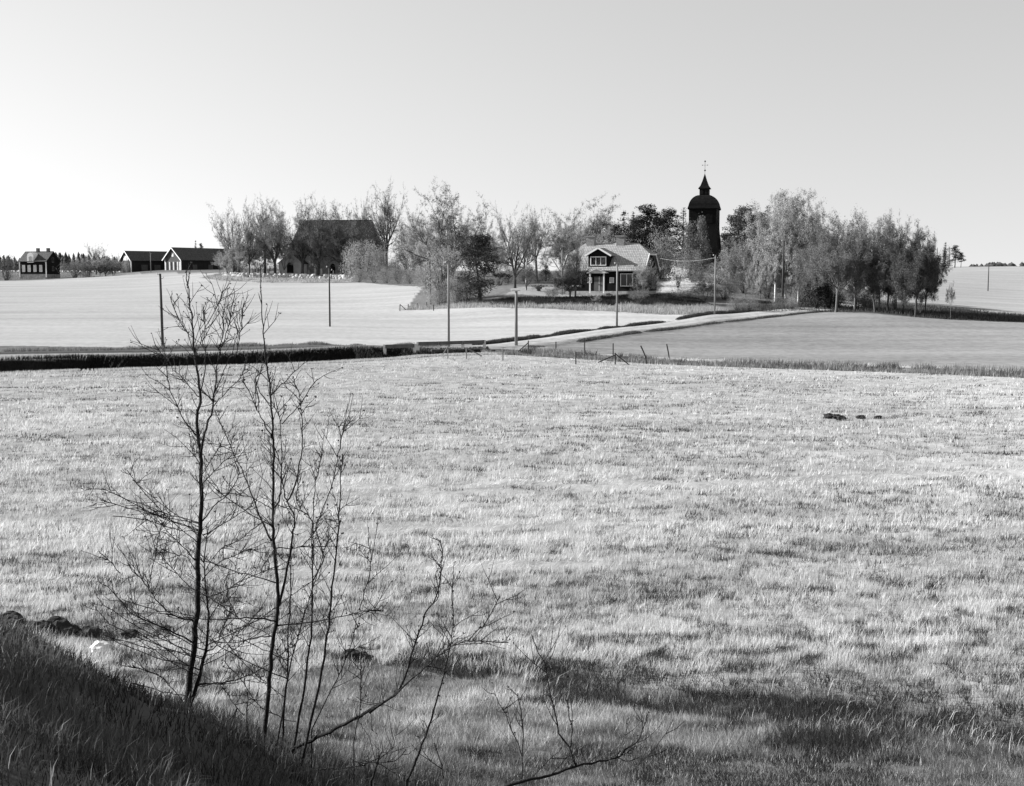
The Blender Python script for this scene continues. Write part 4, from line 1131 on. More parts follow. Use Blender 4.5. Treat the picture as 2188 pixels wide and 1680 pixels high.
for s in (-1, 1):
    for t in (-1, 1):
        MB().bar((s * (xe + .03), t * (ye + .02), ze - .06), (s * (xe + .03), t * (ym + .02), zmh - .06), .07, .26).build('bargeboard', M['white_paint'], roof)
    MB().bar((s * (xe + .03), -ym + .04, zmh - .1), (s * (xe + .03), ym - .04, zmh - .1), .05, .16).build('bargeboard', M['white_paint'], roof)
MB().bar((-xe, -ye - .07, ze - .06), (xe, -ye - .07, ze - .06), .1, .1).build('gutter', M['stone'], roof)
MB().tube([(xe - .25, -ye - .07, ze - .1), (xe - .25, y0 - .08, ze - .5), (xe - .45, y0 - .08, .3)], .05, 6).build('downpipe', M['stone'], house)
for cx in (-2.9, 1.3):
    ch = MB().box(cx - .55, cx + .55, -.42, .42, zr - .5, zr + .85).build('chimney', M['brick'], roof)
    MB().box(cx - .66, cx + .66, -.53, .53, zr + .85, zr + 1.02).build('chimney_cap', M['brick'], ch)
# dormer
dx, dw = -.75, 2.9; dzb, dze, dzp = ze + .42, 5.28, 6.08
dyf = -ye + .55
dm = MB().prism([(dx - dw / 2, dzb), (dx + dw / 2, dzb), (dx + dw / 2, dze), (dx, dzp), (dx - dw / 2, dze)], dyf, -.2)
dorm = dm.build('dormer', M['red_board'], house)
do = .38; dsl = (dzp - dze) / (dw / 2)
dr = MB()
for s in (-1, 1):
    xa = dx + s * (dw / 2 + do); za = dze - do * dsl + .1
    q = [(dx, dyf - .4, dzp + .12), (dx, -.1, dzp + .12), (xa, -.1, za), (xa, dyf - .4, za)]
    dr.slab(q if s < 0 else q[::-1], .1)
dr.build('dormer_roof', M['house_tile'], dorm)
for s in (-1, 1): MB().bar((dx + s * .04, dyf - .43, dzp + .04), (dx + s * (dw / 2 + do), dyf - .43, dze - do * dsl + .02), .06, .22).build('dormer_bargeboard', M['white_paint'], dorm)
window(house, dx - .05, dzb + .22, dzb + 1.42, 2.2, dyf, 3, name='dormer_window')
# porch
px0 = -.62
po = MB()
for s in (-1, 1):
    MB().box(px0 + s * .95 - .09, px0 + s * .95 + .09, y0 - 1.25, y0 - 1.07, .15, 2.75).build('porch_column', M['white_paint'], house)
pr = MB()
for s in (-1, 1):
    xa = px0 + s * 1.35
    q = [(px0, y0 - 1.5, 3.42), (px0, y0 - .02, 3.42), (xa, y0 - .02, 2.86), (xa, y0 - 1.5, 2.86)]
    pr.slab(q if s < 0 else q[::-1], .08)
porch = pr.build('porch_roof', M['stone_pale'], house)
MB().prism([(px0 - 1.18, 2.78), (px0 + 1.18, 2.78), (px0 + 1.18, 2.9), (px0, 3.33), (px0 - 1.18, 2.9)], y0 - 1.36, y0 - 1.26).build('pediment', M['stone_pale'], porch)
MB().box(px0 - 1.4, px0 + 1.4, y0 - 1.7, y0 - .05, -.8, .15).build('porch_step', M['stone'], house)
for s in (-1, 1):
    d_ = MB().box(px0 + s * .36 - .345, px0 + s * .36 + .345, y0 - .06, y0 - .005, .45, 2.35).build('door', M['door'], house)
    MB().box(px0 + s * .07 - .02, px0 + s * .07 + .02, y0 - .12, y0 - .062, 1.2, 1.36).build('handle', M['metal'], d_)
MB().box(px0 - .03, px0 + .03, y0 - .075, y0 - .008, .45, 2.35).build('door_post', M['white_paint'], house)
for cx in (-1.95, 1.1):
    window(house, cx, 1.5, 2.25, .62, y0, 1, name='small_window', curtain=True)
window(house, 3.15, 1.05, 2.75, 1.75, y0, 2, name='window')
window(house, -3.9, 1.05, 2.75, 1.6, y0, 2, name='window')
window(house, -.3, 3.95, 5.2, .62, L / 2, 1, name='gable_hatch', axis='x', sgn=1, fm=M['brick'])
window(house, -1.9, 1.1, 2.6, 1.1, L / 2, 2, name='gable_window', axis='x', sgn=1, fm=M['stone'])
for cx, cy in ((x0, y0), (x1, y0), (x1, y1)):
    MB().box(cx - .07, cx + .07, cy - .07, cy + .07, .42, He - .3).build('corner_board', M['barn_board'], house)

# --- the bell tower
tb = Vector((XD(1503, 203), 203.0, 0)); tz = PT(1503, 577, 203).z
tower = thing('bell_tower', 'black shingled wooden bell tower with curved hood and spire', 'tower', (tb.x, tb.y, tz), math.radians(-16))
k = MPP(203)
def sq(z, h): return [(-h, -h, z), (h, -h, z), (h, h, z), (-h, h, z)]
def loft(secs):
    m = MB(); v = []; f = []
    for z, h in secs: v += sq(z, h)
    for i in range(len(secs) - 1):
        for j in range(4):
            f.append((4 * i + j, 4 * i + (j + 1) % 4, 4 * (i + 1) + (j + 1) % 4, 4 * (i + 1) + j))
    f.append((3, 2, 1, 0)); t = 4 * (len(secs) - 1); f.append((t, t + 1, t + 2, t + 3)); return m.add(v, f)
zT = lambda py: (577 - py) * k
hb_ = 2.22
zc = zT(450)
loft([(-1.0, hb_ * 1.16), (zc * .35, hb_ * 1.14), (zc * .62, hb_ * 1.03), (zc * .7, hb_), (zc + .05, hb_)]).build('wall', M['tar'], tower)
# curved hood with projecting eave
secs = [(zc - .06, hb_ * 1.05), (zc + .1, hb_ * 1.1)]
ztop = zT(420); hl = .74
for t in [i / 8 for i in range(1, 9)]:
    secs.append((zc + .1 + (ztop - zc - .1) * math.sin(t * math.pi / 2) ** 1.0, hl + (hb_ * 1.05 - hl) * math.cos(t * math.pi / 2) ** 1.05))
secs[-1] = (ztop, hl + .02)
hood = loft(secs).build('hood', M['tar_roof'], tower)
zl = zT(406.5)
lan = loft([(ztop - .05, hl), (zl, hl)]).build('lantern', M['tar'], tower)
for s in (-1, 1):
    MB().box(s * .36 - .22, s * .36 + .22, -hl - .03, -hl + .02, ztop + .2, zl - .15).build('louvre', M['dark'], lan)
zs = zT(375)
loft([(zl - .04, .93), (zl + .06, .93), (zl + .5, .62), (zl + 1.3, .34), (zs, .03)]).build('spire', M['tar_roof'], tower)
vane = MB(); vane.tube([(0, 0, zs - .2), (0, 0, zT(348))], .028, 6); vb = vane.build('weather_vane', M['metal'], tower)
rg_ = random.Random(1)
for (a, bz, r_) in ((0, zT(368), .15), (0, zT(349), .14), (-.42, zT(357), .08), (.42, zT(357), .08)):
    MB().blob((a, 0, bz), (r_, r_, r_), rg_, 8, 6, 0).build('ball', M['metal'], vb, smooth=True)
MB().bar((-.42, 0, zT(357)), (.42, 0, zT(357)), .03).build('cross_arm', M['metal'], vb)
for s in (-1.1, 1.1):
    MB().box(s - .5, s + .5, -hb_ - .04, -hb_ + .05, zc - 2.3, zc - .7).build('sound_shutter', M['tar_roof'], tower)

# --- the church
cd = 316.0; ck = MPP(cd)
cz = PT(718, 584, cd).z
church = thing('church', 'old stone church with steep dark hipped roof and gabled porch', 'church', (XD(722, cd + 5), cd + 5, cz), math.radians(-7))
cl, cw, che, chr_ = 22.5, 10.5, 6.1, 13.7
MB().box(-cl / 2, cl / 2, -cw / 2, cw / 2, -2, che).build('wall', M['rubble'], church)
o_ = .35; cx_ = cl / 2 + o_; cy_ = cw / 2 + o_; rl = cl / 2 - 2.0
rf = MB()
rf.slab([(-cx_, -cy_, che - .3), (cx_, -cy_, che - .3), (rl, 0, chr_), (-rl, 0, chr_)], .2)
rf.slab([(cx_, cy_, che - .3), (-cx_, cy_, che - .3), (-rl, 0, chr_), (rl, 0, chr_)], .2)
rf.slab([(cx_, -cy_, che - .3), (cx_, cy_, che - .3), (rl, 0, chr_)], .2); rf.slab([(-cx_, cy_, che - .3), (-cx_, -cy_, che - .3), (-rl, 0, chr_)], .2)
rf.build('roof', M['church_roof'], church)
def arch(cx, z0, z1, w, y, name, m, parent, d=.06):
    pts = [(cx - w / 2, z0), (cx + w / 2, z0)]
    zs_ = z1 - w / 2
    for i in range(0, 9):
        a = math.pi * i / 8; pts.append((cx + math.cos(a) * w / 2, zs_ + math.sin(a) * w / 2 * 1.2))
    return MB().prism(pts, y - d, y).build(name, m, parent)
for cx in (-4.0, 2.6, 7.6):
    a = arch(cx, 1.2, 4.9, 1.7, -cw / 2 - .01, 'window', M['stone_dark'], church, .05)
    arch(cx, 1.4, 4.7, 1.35, -cw / 2 - .06, 'pane', M['glass'], a, .02)
# porch
pcx, pw, pl, pe, pp = -9.6, 6.0, 4.6, 2.6, 5.2
porch = MB().prism([(pcx - pw / 2, -2), (pcx + pw / 2, -2), (pcx + pw / 2, pe), (pcx, pp), (pcx - pw / 2, pe)], -cw / 2 - pl, -cw / 2 + .2).build('porch', M['white_wall'], church)
pr = MB()
for s in (-1, 1):
    sl_ = (pp - pe) / (pw / 2); xa = pcx + s * (pw / 2 + .35); za = pe - .35 * sl_ + .15
    q = [(pcx, -cw / 2 - pl + .15, pp + .15), (pcx, -cw / 2 + 1.6, pp + .15), (xa, -cw / 2 + .0, za), (xa, -cw / 2 - pl + .15, za)]
    pr.slab(q if s < 0 else q[::-1], .14)
pr.build('porch_roof', M['church_roof'], porch)
a = arch(pcx, -.2, 2.55, 1.7, -cw / 2 - pl - .01, 'porch_door', M['dark'], porch, .05)
a = arch(.1, -.3, 2.3, 1.3, -cw / 2 - .01, 'side_door', M['dark'], church, .05)

# --- barns and farmhouse far left
def gabled(name, label, cat, loc, yaw, gw, ln, he, hr, wm, gm, rm, ov=.5, trim=True):
    """gable end faces -y; building runs back along +y"""
    t = thing(name, label, cat, loc, yaw)
    MB().box(-gw / 2, gw / 2, 0.0, ln, -3, he).build('wall', wm, t)  # long sides darker than the gable: their shade is put into the colour
    MB().prism([(-gw / 2 + .01, -1), (gw / 2 - .01, -1), (gw / 2 - .01, he), (0, hr), (-gw / 2 + .01, he)], -.06, -.004).build('gable', gm, t)
    MB().prism([(-gw / 2 + .01, he), (gw / 2 - .01, he), (0, hr)], ln - .05, ln + .03).build('gable', wm, t)
    s_ = (hr - he) / (gw / 2); r = MB()
    for s in (-1, 1):
        xa = s * (gw / 2 + ov); za = he - ov * s_ + .15
        q = [(0, -ov, hr + .15), (0, ln + ov, hr + .15), (xa, ln + ov, za), (xa, -ov, za)]
        r.slab(q if s < 0 else q[::-1], .16)
    ro = r.build('roof', rm, t)
    if trim:
        for s in (-1, 1): MB().bar((s * .05, -ov - .05, hr), (s * (gw / 2 + ov), -ov - .05, he - ov * s_), .08, .32).build('bargeboard', M['white_paint'], ro)
    return t
def at(px, py, d): p = PT(px, py, d); return (p.x, p.y, p.z)
bl = gabled('barn', 'long dark barn with white-trimmed gable and pillared doors', 'barn', at(370, 579, 432), math.radians(-36), 8.6, 27, 4.2, 8.0, M['barn_dark'], M['barn_board'], M['barn_roof'], .7)
for i, cx in enumerate((-2.7, -.6, 1.5)):
    MB().box(cx - .55, cx + .55, -.13, -.07, -.5, 3.0).build('door', M['dark'], bl)
for cx in (-3.9, -1.65, .45, 2.6, 3.8):
    MB().box(cx - .35, cx + .35, -.16, -.068, -1, 3.1).build('pillar', M['white_wall'], bl)
MB().box(-.5, .5, -.12, -.07, 4.9, 6.3).build('loft_hatch', M['curtain'], bl)
MB().box(-4.3, -4.1, -.14, .1, -1, 4.2).build('corner_board', M['white_paint'], bl); MB().box(4.14, 4.36, -.14, .1, -1, 4.2).build('corner_board', M['white_paint'], bl)
for yy in (6, 13, 20): MB().box(4.3, 4.36, yy - 1, yy + 1, 0, 2.2).build('side_door', M['barn_board'], bl)
b2 = gabled('barn', 'smaller dark barn left of the long barn', 'barn', at(270, 583, 440), math.radians(-46), 7.6, 20, 4.6, 7.6, M['barn_dark'], M['barn_board'], M['barn_roof'], .6)
MB().box(-1.7, 1.7, -.12, -.066, 4.3, 6.0).build('loft_boards', M['white_wall'], b2)
MB().box(3.65, 3.9, -.14, .1, -1, 4.6).build('corner_board', M['white_paint'], b2)
for yy in (5, 10, 15): MB().box(3.8, 3.87, yy - 1.2, yy + 1.2, .2, 2.8).build('side_door', M['barn_board'], b2)
# farmhouse: front along local -x? built with its gable facing right
fd = 408; fk = MPP(fd)
fh = thing('farmhouse', 'dark farmhouse with white corner boards and pale round-topped dormer', 'house', at(71, 594, fd), math.radians(-15))
fl, fw, fe, fr = 10.0, 7.4, 5.6, 8.6
MB().box(-fl / 2 - .05, fl / 2 + .05, -.05, fw + .05, -3, 1.2).build('foundation', M['rubble'], fh)
MB().box(-fl / 2, fl / 2, 0, fw, 1.2, fe).build('wall', M['red_board'], fh)
for s in (-1, 1):
    xx = s * fl / 2; m = MB(); a = [(xx + s * .02, 0.02, fe - .1), (xx + s * .02, fw - .02, fe - .1), (xx + s * .02, fw / 2, fr)]; b_ = [(xx - s * .2, p[1], p[2]) for p in a]
    m.add(a + b_, [(0, 1, 2) if s > 0 else (2, 1, 0), (5, 4, 3) if s > 0 else (3, 4, 5)] + [(i, 3 + i, 3 + (i + 1) % 3, (i + 1) % 3) for i in range(3)]).build('gable', M['red_board'], fh)
r = MB(); s_ = (fr - fe) / (fw / 2)
r.slab([(-fl / 2 - .4, -.45, fe - .45 * s_ + .15), (fl / 2 + .4, -.45, fe - .45 * s_ + .15), (fl / 2 + .4, fw / 2, fr + .15), (-fl / 2 - .4, fw / 2, fr + .15)], .15)
r.slab([(fl / 2 + .4, fw + .45, fe - .45 * s_ + .15), (-fl / 2 - .4, fw + .45, fe - .45 * s_ + .15), (-fl / 2 - .4, fw / 2, fr + .15), (fl / 2 + .4, fw / 2, fr + .15)], .15)
fro = r.build('roof', M['farm_tile'], fh)
for cx in (-.5, 3.4): MB().box(cx - .45, cx + .45, fw / 2 - .4, fw / 2 + .4, fr - .4, fr + 1.2).build('chimney', M['stone_dark'], fro)
pts = [(-1.9, 5.0), (.5, 5.0), (.5, 7.0)] + [(-.7 + 1.2 * math.cos(a), 7.0 + 1.25 * math.sin(a)) for a in [math.pi * i / 8 for i in range(1, 8)]] + [(-1.9, 7.0)]
dd = MB().prism(pts, -.3, 2.6).build('dormer', M['white_paint'], fh)
MB().prism([(-1.25, 5.5), (-.15, 5.5), (-.15, 6.7), (-.7, 7.25), (-1.25, 6.7)], -.36, -.302).build('dormer_window', M['stone'], dd)
for cx in (-3.5, -1.4, .8, 3.0): window(fh, cx, 2.0, 4.2, 1.1, 0, 2, 2, curtain=True)
for zz in (2.2, 5.0): window(fh, fw / 2, zz, zz + 1.7, 1.2, fl / 2, 2, 1, 'gable_window', axis='x', sgn=1, fm=M['stone_dark'])
for cx in (-fl / 2, fl / 2): MB().box(cx - .16, cx + .16, -.1, .1, .2, fe).build('corner_board', M['white_paint'], fh)

# ------------------------------------------------------------------ churchyard: gate, wall, stones
gl = sink(501, 582)
gate = thing('churchyard_gate', 'dark gate leaf between two white posts at the churchyard', 'gate', (gl.x, gl.y, gl.z), math.radians(8))
gk = MPP(gl.y)
for px, tp in ((-8, 551), (8, 549)):
    MB().box(px * gk * 1.05 - .32, px * gk * 1.05 + .32, -.3, .3, -.4, (583 - tp) * gk).build('gate_post', M['white_wall'], gate)
for q in range(4):
    MB().box(-.75 + q * .38, -.75 + q * .38 + .35, -.06, .06, -.2, (583 - 556) * gk).build('board', M['barn_dark'], gate)
wr = random.Random(4)
wall_path = [sink(px, py) for px, py in ((478,591),(520,593),(570,594),(620,595),(670,596),(720,597),(765,598))]
cw_ = thing('churchyard_wall', 'low rubble stone wall along the churchyard edge', 'wall', tuple(wall_path[0]))
stm = []
for q in range(5):
    m = MB().blob((0, 0, 0), (.5, .38, .36), random.Random(50 + q), 7, 5, .22); stm.append(m.mesh('wall_stone', M['stone'] if q % 2 else M['white_wall']))
for i in range(len(wall_path) - 1):
    a, b_ = wall_path[i], wall_path[i + 1]; n = int((b_ - a).length / .85)
    for j in range(n):
        p = a.lerp(b_, (j + wr.random() * .5) / n); zb = H1(p.x, p.y)
        for lay in range(2):
            if lay and wr.random() < .25: continue
            o = bpy.data.objects.new('stone', stm[wr.randrange(5)]); link(o, cw_)
            o.location = (p.x - wall_path[0].x + lay * wr.uniform(-.2, .2), p.y - wall_path[0].y + wr.uniform(-.2, .2), zb - wall_path[0].z + .22 + lay * .5)
            o.rotation_euler = (wr.uniform(-.3, .3), wr.uniform(-.3, .3), wr.uniform(0, 6.28)); sc_ = wr.uniform(.8, 1.25); o.scale = (sc_, sc_, sc_)
gs = [(481,573,583,4,'pale'),(489,571,583,4,'pale'),(495,574,586,3,'pale'),(512,574,584,3,'grey'),(520,572,587,5,'pale'),(526,576,586,4,'grey'),(541,576,585,4,'grey'),(551,577,586,4,'grey'),
      (574,577,587,4,'grey'),(600,577,586,5,'grey'),(608,578,588,3,'grey'),(660,577,588,3,'grey'),(673,574,587,4,'pale'),(681,575,588,3,'pale'),(687,574,588,4,'pale'),(712,578,590,3,'grey'),(747,577,590,4,'pale'),(757,580,591,3,'grey')]
lab = ['leftmost gravestone, left of the dark gate','second gravestone left of the dark gate','thin pale gravestone just left of the gate foot','small grey gravestone right of the gate','widest bright gravestone right of the gate','grey gravestone beside the widest bright one',
       'grey gravestone below the slender dark tree','small grey gravestone left of the tall thin tree','grey gravestone under the forked-trunk tree','broad grey gravestone left of the stone porch','thin grey gravestone at the porch left corner','grey gravestone right of the porch wall',
       'pointed white gravestone in front of the church wall','thin white gravestone between two others before the church','white gravestone right of the thin one before the church','small grey gravestone near the field pole top','pale leaning gravestone left of the round pale bush','last small grey gravestone beside the hedge']
for i, (px, tp, bt, w, tone) in enumerate(gs):
    g = sink(px, bt); kk = MPP(g.y); h = (bt - tp) * kk; ww = w * kk
    pts = [(-ww / 2, -.4), (ww / 2, -.4), (ww / 2 * .92, h * .78), (ww * .25, h), (-ww * .25, h), (-ww / 2 * .92, h * .78)]
    o = MB().prism(pts, -.12, .12).build('gravestone', M['stone_pale'] if tone == 'pale' else M['stone'], None, (g.x, g.y, g.z), wr.uniform(-.4, .4))
    o.rotation_euler.y = wr.uniform(-.06, .06); tag(o, lab[i], 'gravestone', 'gravestones of the churchyard')
for px, py, w, h, lb in ((691, 600, 13, 5, 'white rectangular slab lying at the field edge below the church'), (725, 594, 17, 6, 'wider white mound-like slab below the round pale bush')):
    g = sink(px, py); kk = MPP(g.y); a, c = w * kk / 2, h * kk
    MBp = MB().prism([(-a, -.2), (a, -.2), (a * .95, c * .7), (a * .6, c), (-a * .7, c * .95), (-a * .95, c * .6)], -.5, .6)
    tag(MBp.build('stone_slab', M['white_paint'], None, (g.x, g.y, g.z), .1), lb, 'slab')

# ------------------------------------------------------------------ poles
def pole(px, top, base, lb, rad=.11, m='pole', d=None, lean=0, ins=True, cap=False, name='utility_pole'):
    g = sink(px, base) if d is None else sink(px, base, d); dd = g.y
    h = PT(px, top, dd).z - g.z
    t = thing(name, lb, 'pole', (g.x, g.y, g.z), 0, None)
    ln = lean * MPP(dd)
    MB().tube([(0, 0, -.5), (ln * .5, 0, h * .5), (ln, 0, h)], [rad * 1.1, rad, rad * .85], 8).build('shaft', M[m], t, smooth=True)
    if ins:
        for s in (-1, 1):
            b_ = MB().bar((ln, 0, h - .25 - .15 * s), (ln + s * .24, 0, h - .2 - .15 * s), .03).build('bracket', M['metal'], t)
            MB().tube([(ln + s * .24, 0, h - .22 - .15 * s), (ln + s * .24, 0, h - .08 - .15 * s)], .04, 6).build('insulator', M['porcelain'], b_)
    if cap: MB().box(ln - .32, ln + .32, -.12, .12, h - .02, h + .1).build('cap', M['stone_pale'], t)
    return t, Vector((g.x + ln, g.y, g.z + h))
pole(348,585,740,'dark leaning pole at the left edge of the pale field',.10,'pole_dark',lean=-2)
p7, p7t = pole(705,570,698,'thin pole standing alone in the pale field',.085,'pole_dark')
p9, p9t = pole(921,541,651,'pole in front of the willow bush at the field corner',.085,'pole_dark',lean=-3)
p8, p8t = pole(959,560,744,'tall pole rising behind the white road railing',.09,'pole')
p10, _ = pole(1103,622,741,'short thick pole with flat cap beside the gravel road',.12,'pole',ins=False,cap=True)
p11, p11t = pole(1318,562,699,'pale pole by the gravel road in front of the house',.10,'pole')
p12, p12t = pole(1527,545,673,'roadside pole right of the house, before the thicket',.09,'pole')
pole(1673,514,640,'dark pole among the birches',.13,'pole_dark',d=159)
pole(2111,563,622,'thin far pole on the right hillside',.11,'pole_dark')
pole(323,540,586,'thin far pole in front of the barns',.12,'pole',d=415)
pole(1124,560,622,'thin white pole on the lawn beside the fruit tree',.07,'white_paint',d=172,ins=False,name='flagpole')
pole(1201,532,626,'pale pole at the left corner of the house',.09,'pole',d=166)
def wire(name, lb, a, b_, sag, rad=.012):
    pts = [a.lerp(b_, t) - Vector((0, 0, sag * 4 * t * (1 - t))) for t in [i / 10 for i in range(11)]]
    tag(MB().tube(pts, rad, 4).build(name, M['stone'], None), lb, 'wire')
hg = house.matrix_basis @ Vector((L / 2 + .3, 1.0, Hm - .3))
wire('overhead_wire', 'thin wire from the house gable to the roadside pole', hg, p12t - Vector((0, 0, .3)), .5)
wire('overhead_wire', 'thin wire between the house-front pole and the roadside pole', p11t - Vector((0, 0, .3)), p12t - Vector((0, 0, .35)), .6, .009)

# ------------------------------------------------------------------ road railing and fences
def railing(lb, posts, group):
    """posts: (px, top row, distance); rails hang between posts"""
    P_ = []
    for px, tp, d in posts:
        for d in np.linspace(86, 99, 131):       # stand where the top is .75 m above the ground
            q = PT(px, tp, d)
            if q.z - H1(q.x, q.y) < .75: break
        P_.append(q)
    o = Vector((P_[0].x, P_[0].y, H1(P_[0].x, P_[0].y))); t = thing('road_railing', lb, 'railing', tuple(o), 0, group)
    for q in P_:
        gz_ = H1(q.x, q.y) - o.z
        MB().box(q.x - o.x - .11, q.x - o.x + .11, q.y - o.y - .11, q.y - o.y + .11, gz_ - .3, q.z - o.z + .05).build('post', M['white_paint'], t)
    for a, b_ in zip(P_, P_[1:]):
        u = (b_ - a).normalized() * .16
        MB().bar(a - o + u * .2 - Vector((0, .14, .1)), b_ - o - u * .2 - Vector((0, .14, .1)), .14, .26).build('rail', M['rail'], t)
    return t
railing('longer railing of three rails and white posts along the road by the ditch', [(893, 731.5, 91.8), (937, 730.5, 92.3), (989, 729, 92.9), (1035, 727.5, 93.5)], 'road railings')
railing('short low railing left of the longer road railing', [(822, 737.5, 90.8), (886, 735.5, 91.4)], 'road railings')
# culvert end below the longer railing
cvp = PT(985, 752, 90.3)
cv = thing('culvert', 'dark stone culvert mouth below the road railing', 'culvert', (cvp.x, cvp.y, H1(cvp.x, cvp.y)), math.radians(20))
cvz = PT(985, 745, 90.6).z - H1(cvp.x, cvp.y)
for q in range(5):
    MB().box(-2.2 + q * .88, -2.2 + q * .88 + .84, .1, .8, cvz - .32, cvz - .02).build('capstone', M['stone_dark'], cv)
for s in (-1, 1):
    MB().box(s * 1.5 - .65, s * 1.5 + .65, .15, .7, -.6, cvz - .33).build('side_wall', M['clod'], cv)
MB().box(-.85, .85, .5, .7, -.6, cvz - .33).build('opening', M['dark'], cv)

def zmap(x, y, reg=(1100, 950), s=.5027): return ((reg[0] + s * x) * .6774, (reg[1] + s * y) * .6774)
def fence(lb, posts, braces=(), group='wire fences', wires=True, rad=.045, m='pole'):
    tops = []; t = None
    for (tx, ty, bx_, by) in posts:
        a = zmap(tx, ty); b_ = zmap(bx_, by); g = sink(*b_); tp = PT(a[0], a[1], g.y)
        if t is None:
            o = g.copy(); t = thing('wire_fence', lb, 'fence', tuple(o), 0, group)
        MB().tube([g - o - Vector((0, 0, .3)), tp - o], [rad, rad * .9], 6).build('post', M[m], t); tops.append((g, tp))
    for (ax, ay, bx_, by, i) in braces:
        a = zmap(ax, ay); b_ = zmap(bx_, by); g = tops[i][0]
        p = PT(a[0], a[1], g.y); q = PT(b_[0], b_[1], g.y - .2); q.z = max(q.z, H1(q.x, q.y) - .1)
        MB().tube([p - o, q - o], rad * .8, 5).build('brace', M[m], t)
    if wires:
        for (g0, t0), (g1, t1) in zip(tops, tops[1:]):
            for f in (.95, .55):
                a = g0.lerp(t0, f); b_ = g1.lerp(t1, f)
                MB().tube([a - o, a.lerp(b_, .5) - o - Vector((0, 0, .03)), b_ - o], .006, 4).build('wire', M['metal'], t)
    return t
fence('wire fence with braced posts across the ditch below the railing', [(622,285,622,362),(738,290,738,362),(967,297,967,374)], [(618,290,590,335,0),(745,298,835,345,1)])
fence('wire fence along the near edge of the grey field', [(1127,247,1127,322),(1300,255,1300,322),(1480,258,1480,334),(1659,265,1659,342)], [(1125,262,1062,318,0)], m='pole_dark')
fence('fence corner post with two long braces by the weedy ditch', [(1425,318,1425,397),(1672,325,1672,398)], [(1672,338,1565,385,1),(1672,330,1765,405,1)], m='pole_dark')
for pts, lb in ((((1832,280),(1848,315),(1862,350),(1872,395)), 'curved leaning dark stake right of the braced fence post'), (((1995,270),(2005,320),(2014,358)), 'straight leaning stake at the left end of the weeds')):
    b_ = zmap(*pts[-1]); g = sink(*b_); q = [PT(*zmap(*p), g.y) - g for p in pts[:-1]] + [Vector((0, 0, -.2))]
    tag(MB().tube(q, .045, 6).build('leaning_stake', M['pole_dark'], None, tuple(g)), lb, 'stake')
zr2 = lambda x, y: ((1200 + .4113 * x) * .6774, (550 + .4114 * y) * .6774)
t = None
for i, (x, ty, by) in enumerate(((150,998,1048),(213,995,1040),(285,990,1030),(355,980,1012),(407,1000,1046))):
    a = zr2(x, ty); b_ = zr2(x, by); g = sink(*b_); tp = PT(a[0], a[1], g.y)
    if t is None: o = g.copy(); t = thing('wire_fence', 'short low fence with corner brace at the corner of the pale field', 'fence', tuple(o), 0, 'wire fences')
    MB().tube([g - o - Vector((0, 0, .3)), tp - o], .06, 6).build('post', M['pole_dark'], t)
    if i == 0: MB().tube([tp - o, PT(*zr2(195, 1038), g.y) - o], .045, 5).build('brace', M['pole_dark'], t)

# ------------------------------------------------------------------ garden and field odds and ends
g = sink(1151, 622)
ur = thing('planter', 'small dark planter with low growth on the lawn left of house', 'planter', tuple(g))
MB().tube([(0, 0, -.1), (0, 0, .25), (0, 0, .3), (0, 0, .55)], [.3, .26, .45, .55], 10).build('pot', M['stone_dark'], ur)
mm = MB(); q = random.Random(8)
for i in range(90):
    c = Vector((q.gauss(.4, .7), q.gauss(0, .3), .55 + abs(q.gauss(0, .16)))); d_ = Vector((q.gauss(0, 1), q.gauss(0, 1), q.gauss(0, 1))).normalized() * .14; e = _perp(d_.normalized(), q) * .1
    mm.add([c - d_, c + e, c + d_], [(0, 1, 2)])
mm.build('leaves', M['leaf_deep'], ur)
def clods(name, lb, px, py, n, spread, sz, m='clod', seed=1, cat='clod'):
    g = sink(px, py); t = thing(name, lb, cat, tuple(g)); q = random.Random(seed)
    for i in range(n):
        dx, dy = q.gauss(0, spread), q.gauss(0, spread * .5); s = sz * q.uniform(.5, 1.2)
        MB().blob((dx, dy, H1(g.x + dx, g.y + dy) - g.z + s * .35), (s * 1.2, s, s * .7), q, 8, 6, .3).build('lump', M[m], t, smooth=False)
    return t
clods('earth_clods', 'dark turned-up earth clods in the right of the field', 1785, 894, 9, .62, .17, seed=2)
clods('molehill', 'dark molehill near the thin saplings', 768, 1410, 8, .12, .11, seed=3)
clods('molehill', 'flat dark earth patch left of the white stones', 165, 1350, 14, .36, .13, seed=5)
clods('molehill', 'small dark earth heap at the left picture edge', 25, 1335, 8, .2, .14, seed=6)
for (px, py, s, lb, sd) in ((213, 1398, .10, 'larger white stone in the grass left of the sapling', 11), (206, 1428, .05, 'smaller white stone below the larger white one', 12)):
    g = sink(px, py)
    tag(MB().blob((0, 0, s * .8), (s * 1.3, s, s * .9), random.Random(sd), 9, 7, .2).build('field_stone', M['stone_pale'], None, tuple(g)), lb, 'stone')

